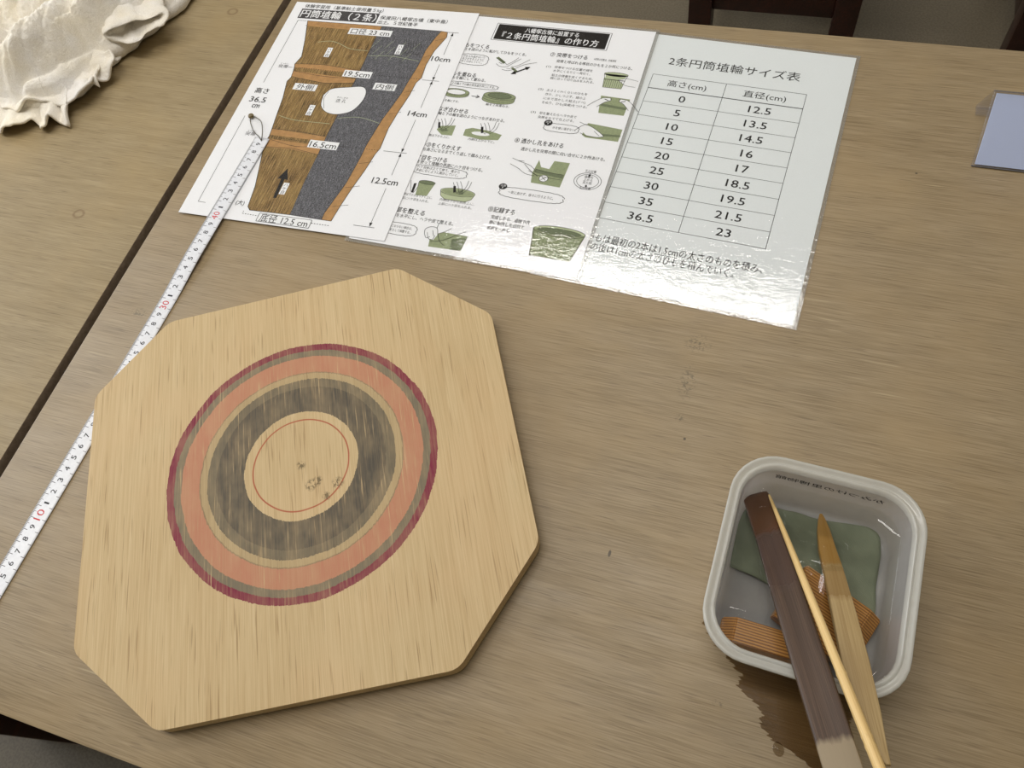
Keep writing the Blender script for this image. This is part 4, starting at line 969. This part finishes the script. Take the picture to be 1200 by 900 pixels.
# ------------------------------------------------------------------ acrylic tent sign
sg = empty('tent_sign', (0.1527, 0.5396, 0.0)); SWd = 0.125
pitch = math.atan2(0.0454, 0.0354); PLn = math.hypot(0.0454, 0.0354)
pn = box('front_panel', 0, SWd, 0, PLn, -0.0030, 0.0, M['acrylic'], sg, 0.0003, 1, (0, 0, 0.0012), (pitch, 0, 0))
box('card', 0.0022, SWd - 0.0022, 0.0012, PLn - 0.0012, -0.0018, -0.0008, M['card'], sg, 0, 1, (0, 0, 0.0012), (pitch, 0, 0))
e1 = box('panel_edge', -0.0002, SWd + 0.0002, -0.0006, 0.0, -0.0032, 0.0002, M['acrylic_edge'], sg, 0, 1, (0, 0, 0.0014), (pitch, 0, 0))
box('panel_edge', -0.0002, SWd + 0.0002, PLn, PLn + 0.0006, -0.0032, 0.0002, M['acrylic_edge'], sg, 0, 1, (0, 0, 0.0014), (pitch, 0, 0))
bpitch = math.atan2(-0.0440, 0.030)
box('rear_panel', 0, SWd, 0, math.hypot(0.0440, 0.030), -0.0015, 0.0015, M['acrylic'], sg, 0.0003, 1, (0, 0.0370, 0.0450), (bpitch, 0, 0))
box('foot_lip', 0, SWd, -0.010, 0.0, 0.0, 0.0028, M['acrylic'], sg, 0.0004, 1, (0, 0.0675, 0.0003))
tag(sg, 'small acrylic tent sign holding a blank pale card, right edge of the table', 'tent sign')

# ------------------------------------------------------------------ crumpled towel
def N2(x, y, s, o=0.0): return noise.noise(Vector((x * s + o, y * s - o, o * 1.7)))
def ridge(q): return abs(math.sin(math.pi * q)) ** 0.75
def towel_height(x, y):
    """folds run mostly across the table, warped so that they fork and merge"""
    wx = x + 0.022 * N2(x, y, 9, 3) + 0.008 * N2(x, y, 26, 8); wy = y + 0.022 * N2(x, y, 8, 5)
    q1 = (wx * 0.93 - wy * 0.42) / 0.043; q2 = (wx * 0.80 + wy * 0.60) / 0.085; q3 = (wx * 0.97 - wy * 0.22) / 0.021
    a1 = 0.5 + 0.9 * max(0, 0.4 + N2(x, y, 7, 12)); a3 = 0.45 + max(0, 0.35 + N2(x, y, 12, 21))
    q4 = (wx * 0.99 + wy * 0.10) / 0.0115; a4 = 0.2 + max(0, 0.3 + N2(x, y, 16, 31))
    return 0.024 * ridge(q1) * a1 + 0.012 * ridge(q2) + 0.012 * ridge(q3) * a3 + 0.0045 * ridge(q4) * a4 + 0.003 * N2(x, y, 45, 2) + 0.0016 * N2(x, y, 310, 6)
def sheet_patch(outline, inner_h, edge_r, rings, seed, amp=1.0):
    """a cloth heap: tucked-under lower edge, rounded rolled edge, folded upper side"""
    P = smooth_path([(x, y, 0) for x, y in outline + outline[:1]], 26)[:-1]; n = len(P); Q = []
    cx = sum(v.x for v in P) / n; cy = sum(v.y for v in P) / n; V = []; Fc = []
    for i, q in enumerate(P):
        t = (P[(i + 1) % n] - P[i - 1]).normalized(); nr = Vector((t.y, -t.x, 0))
        if nr.dot(q - Vector((cx, cy, 0))) < 0: nr = -nr
        wob = 0.006 * N2(q.x, q.y, 30, seed) + 0.004 * N2(q.x, q.y, 70, seed + 4)
        Q.append((q + nr * wob, nr))
    prof = [(-0.035, 0.0030), (-0.012, 0.0026)] + [(math.sin(math.radians(a)), 1 - math.cos(math.radians(a))) for a in range(10, 171, 20)]
    rows = []
    for (q, nr) in Q:
        r = edge_r * (1.0 + 0.55 * N2(q.x, q.y, 22, seed + 9)); col_ = []
        for k, (o_, z_) in enumerate(prof):
            if k < 2: col_.append(Vector((q.x + nr.x * o_, q.y + nr.y * o_, z_)))
            else: col_.append(Vector((q.x + nr.x * r * o_ * 0.8, q.y + nr.y * r * o_ * 0.8, 0.0015 + r * z_)))
        z_edge = 0.0015 + 2 * r
        for j in range(1, rings + 1):
            u = (j / rings) ** 1.1
            x = q.x + (cx - q.x) * u * 0.985; y = q.y + (cy - q.y) * u * 0.985
            rise = 1 - math.exp(-u * 4.2)
            col_.append(Vector((x, y, z_edge * (1 - rise) + inner_h * rise + amp * towel_height(x, y) * (0.25 + 0.75 * min(1, u * 5)) - amp * 0.014 * rise)))
        rows.append(col_)
    m = len(rows[0]); V = [v for r_ in rows for v in r_]
    for i in range(n):
        i2 = (i + 1) % n
        for k in range(m - 1): Fc.append((i * m + k, i2 * m + k, i2 * m + k + 1, i * m + k + 1))
    Fc.append(tuple(i * m + m - 1 for i in range(n)))
    return V, Fc
def rel(V, o_): return [Vector(v) - o_ for v in V]
TW = Vector((-0.83, 0.62, 0.0)); tw = empty('crumpled_towel', TW)
main = [(-0.735, 0.470), (-0.712, 0.492), (-0.712, 0.530), (-0.692, 0.572), (-0.673, 0.618), (-0.668, 0.665), (-0.74, 0.700), (-0.82, 0.76), (-0.92, 0.80), (-1.00, 0.76), (-1.02, 0.64), (-0.98, 0.52), (-0.90, 0.462), (-0.83, 0.456), (-0.780, 0.462)]
V, Fc = sheet_patch(main, 0.046, 0.0075, 120, 5.0)
mk('terry_folds', rel(V, TW), Fc, M['towel'], tw, 3.2)
def ribbon(path, width, z0, seed, drop, waves, thick=0.0030, nu=110, nv=16, lean=0.0):
    """a ruffled edge of cloth: path runs along the heap, width points outwards"""
    P = smooth_path([(x, y, 0) for x, y in path], max(2, nu // (len(path) - 1))); V = []; n = len(P)
    for i, q in enumerate(P):
        t = (P[min(i + 1, n - 1)] - P[max(i - 1, 0)]).normalized(); nr = Vector((t.y, -t.x, 0)); u = i / (n - 1)
        for k in range(nv + 1):
            v = k / nv
            ph = waves * 2 * math.pi * u + 2.2 * noise.noise(Vector((u * 5, v * 1.2, seed)))
            ruff = v ** 1.3 * (0.0085 * math.sin(ph) + 0.004 * math.sin(2.3 * ph + 1)) * (0.5 + abs(noise.noise(Vector((u * 4, 3, seed)))) * 1.4)
            out = width * v * (1 + 0.30 * noise.noise(Vector((u * 6, 9, seed)))) + 0.006 * v * math.cos(ph)
            ruff += 0.0028 * noise.noise(Vector((q.x * 55, q.y * 55, v * 2.5 + seed))) + 0.0016 * ridge(u * waves * 3.1 + 1.5 * noise.noise(Vector((u * 9, v * 2, seed + 3)))) * (0.3 + v)
            z = max(0.0022 + 0.0012 * v, z0 * (1 - v) ** 1.4 + drop * v + ruff)
            V.append(Vector((q.x + nr.x * out, q.y + nr.y * out, z)))
    Fc = []
    for i in range(n - 1):
        for k in range(nv):
            a = i * (nv + 1) + k; Fc.append((a, a + nv + 1, a + nv + 2, a + 1))
    return V, Fc
def cloth_strip(name, *a, **k):
    th = k.pop('thick', 0.003); V, Fc = ribbon(*a, **k); o = mk(name, rel(V, TW), Fc, M['towel'], tw, 3.2)
    s = o.modifiers.new('thickness', 'SOLIDIFY'); s.thickness = th; s.offset = 0
    sb = o.modifiers.new('round', 'SUBSURF'); sb.levels = 1; sb.render_levels = 1
    return o
cloth_strip('hem', [(-0.93, 0.480), (-0.85, 0.472), (-0.79, 0.474), (-0.745, 0.480), (-0.722, 0.490)], 0.046, 0.018, 2.0, 0.007, 5.2)
cloth_strip('hem', [(-0.92, 0.485), (-0.84, 0.480), (-0.78, 0.482), (-0.735, 0.494), (-0.722, 0.515), (-0.722, 0.540)], 0.032, 0.020, 7.0, 0.016, 4.6)
cloth_strip('side_fold', [(-0.722, 0.500), (-0.722, 0.540), (-0.722, 0.580), (-0.712, 0.625), (-0.712, 0.665)], 0.024, 0.014, 11.0, 0.008, 2.6)
# open end of a folded-over sleeve of towel, hanging out on the right
sc_, ax_, bx_, dx_ = Vector((-0.674, 0.568, 0.0285)), Vector((0.77, 0.64, -0.04)) * 0.034, Vector((-0.50, 0.45, 0.74)) * 0.0115, Vector((-0.62, 0.66, 0.05))
def oval(k, back, n=64):
    out = []
    for i_ in range(n):
        a = 2 * math.pi * i_ / n; r_ = k * (1 + 0.07 * math.sin(3 * a + 1) + 0.05 * math.sin(5 * a))
        sq = math.copysign(abs(math.sin(a)) ** 0.8, math.sin(a)); tz_ = 1.0 - 0.25 * math.cos(a)
        q = sc_ + ax_ * math.cos(a) * r_ + bx_ * sq * (r_ * tz_) + dx_ * (back + 0.004 * math.sin(2 * a + 0.6))
        q += Vector((noise.noise(q * 45), noise.noise(q * 45 + Vector((9, 0, 0))), noise.noise(q * 45 + Vector((0, 9, 0))))) * 0.0065 + Vector((0, 0, 0.0022 * noise.noise(q * 130)))
        q.z = max(0.003, q.z); out.append(q)
    return out
V, Fc = loft([oval(0.62, 0.055), oval(0.66, 0.030), oval(0.72, 0.010), oval(0.78, 0.002), oval(0.86, -0.0015), oval(0.95, -0.001), oval(1.01, 0.003), oval(1.0, 0.008), oval(0.93, 0.0105), oval(0.98, 0.016), oval(1.04, 0.030), oval(1.10, 0.060), oval(1.0, 0.085)], cap0=True, cap1=True)
mk('folded_sleeve', rel(V, TW), Fc, M['towel'], tw, 3.2)
tag(tw, 'crumpled off-white terry towel lying in the upper left corner of the left table', 'towel')
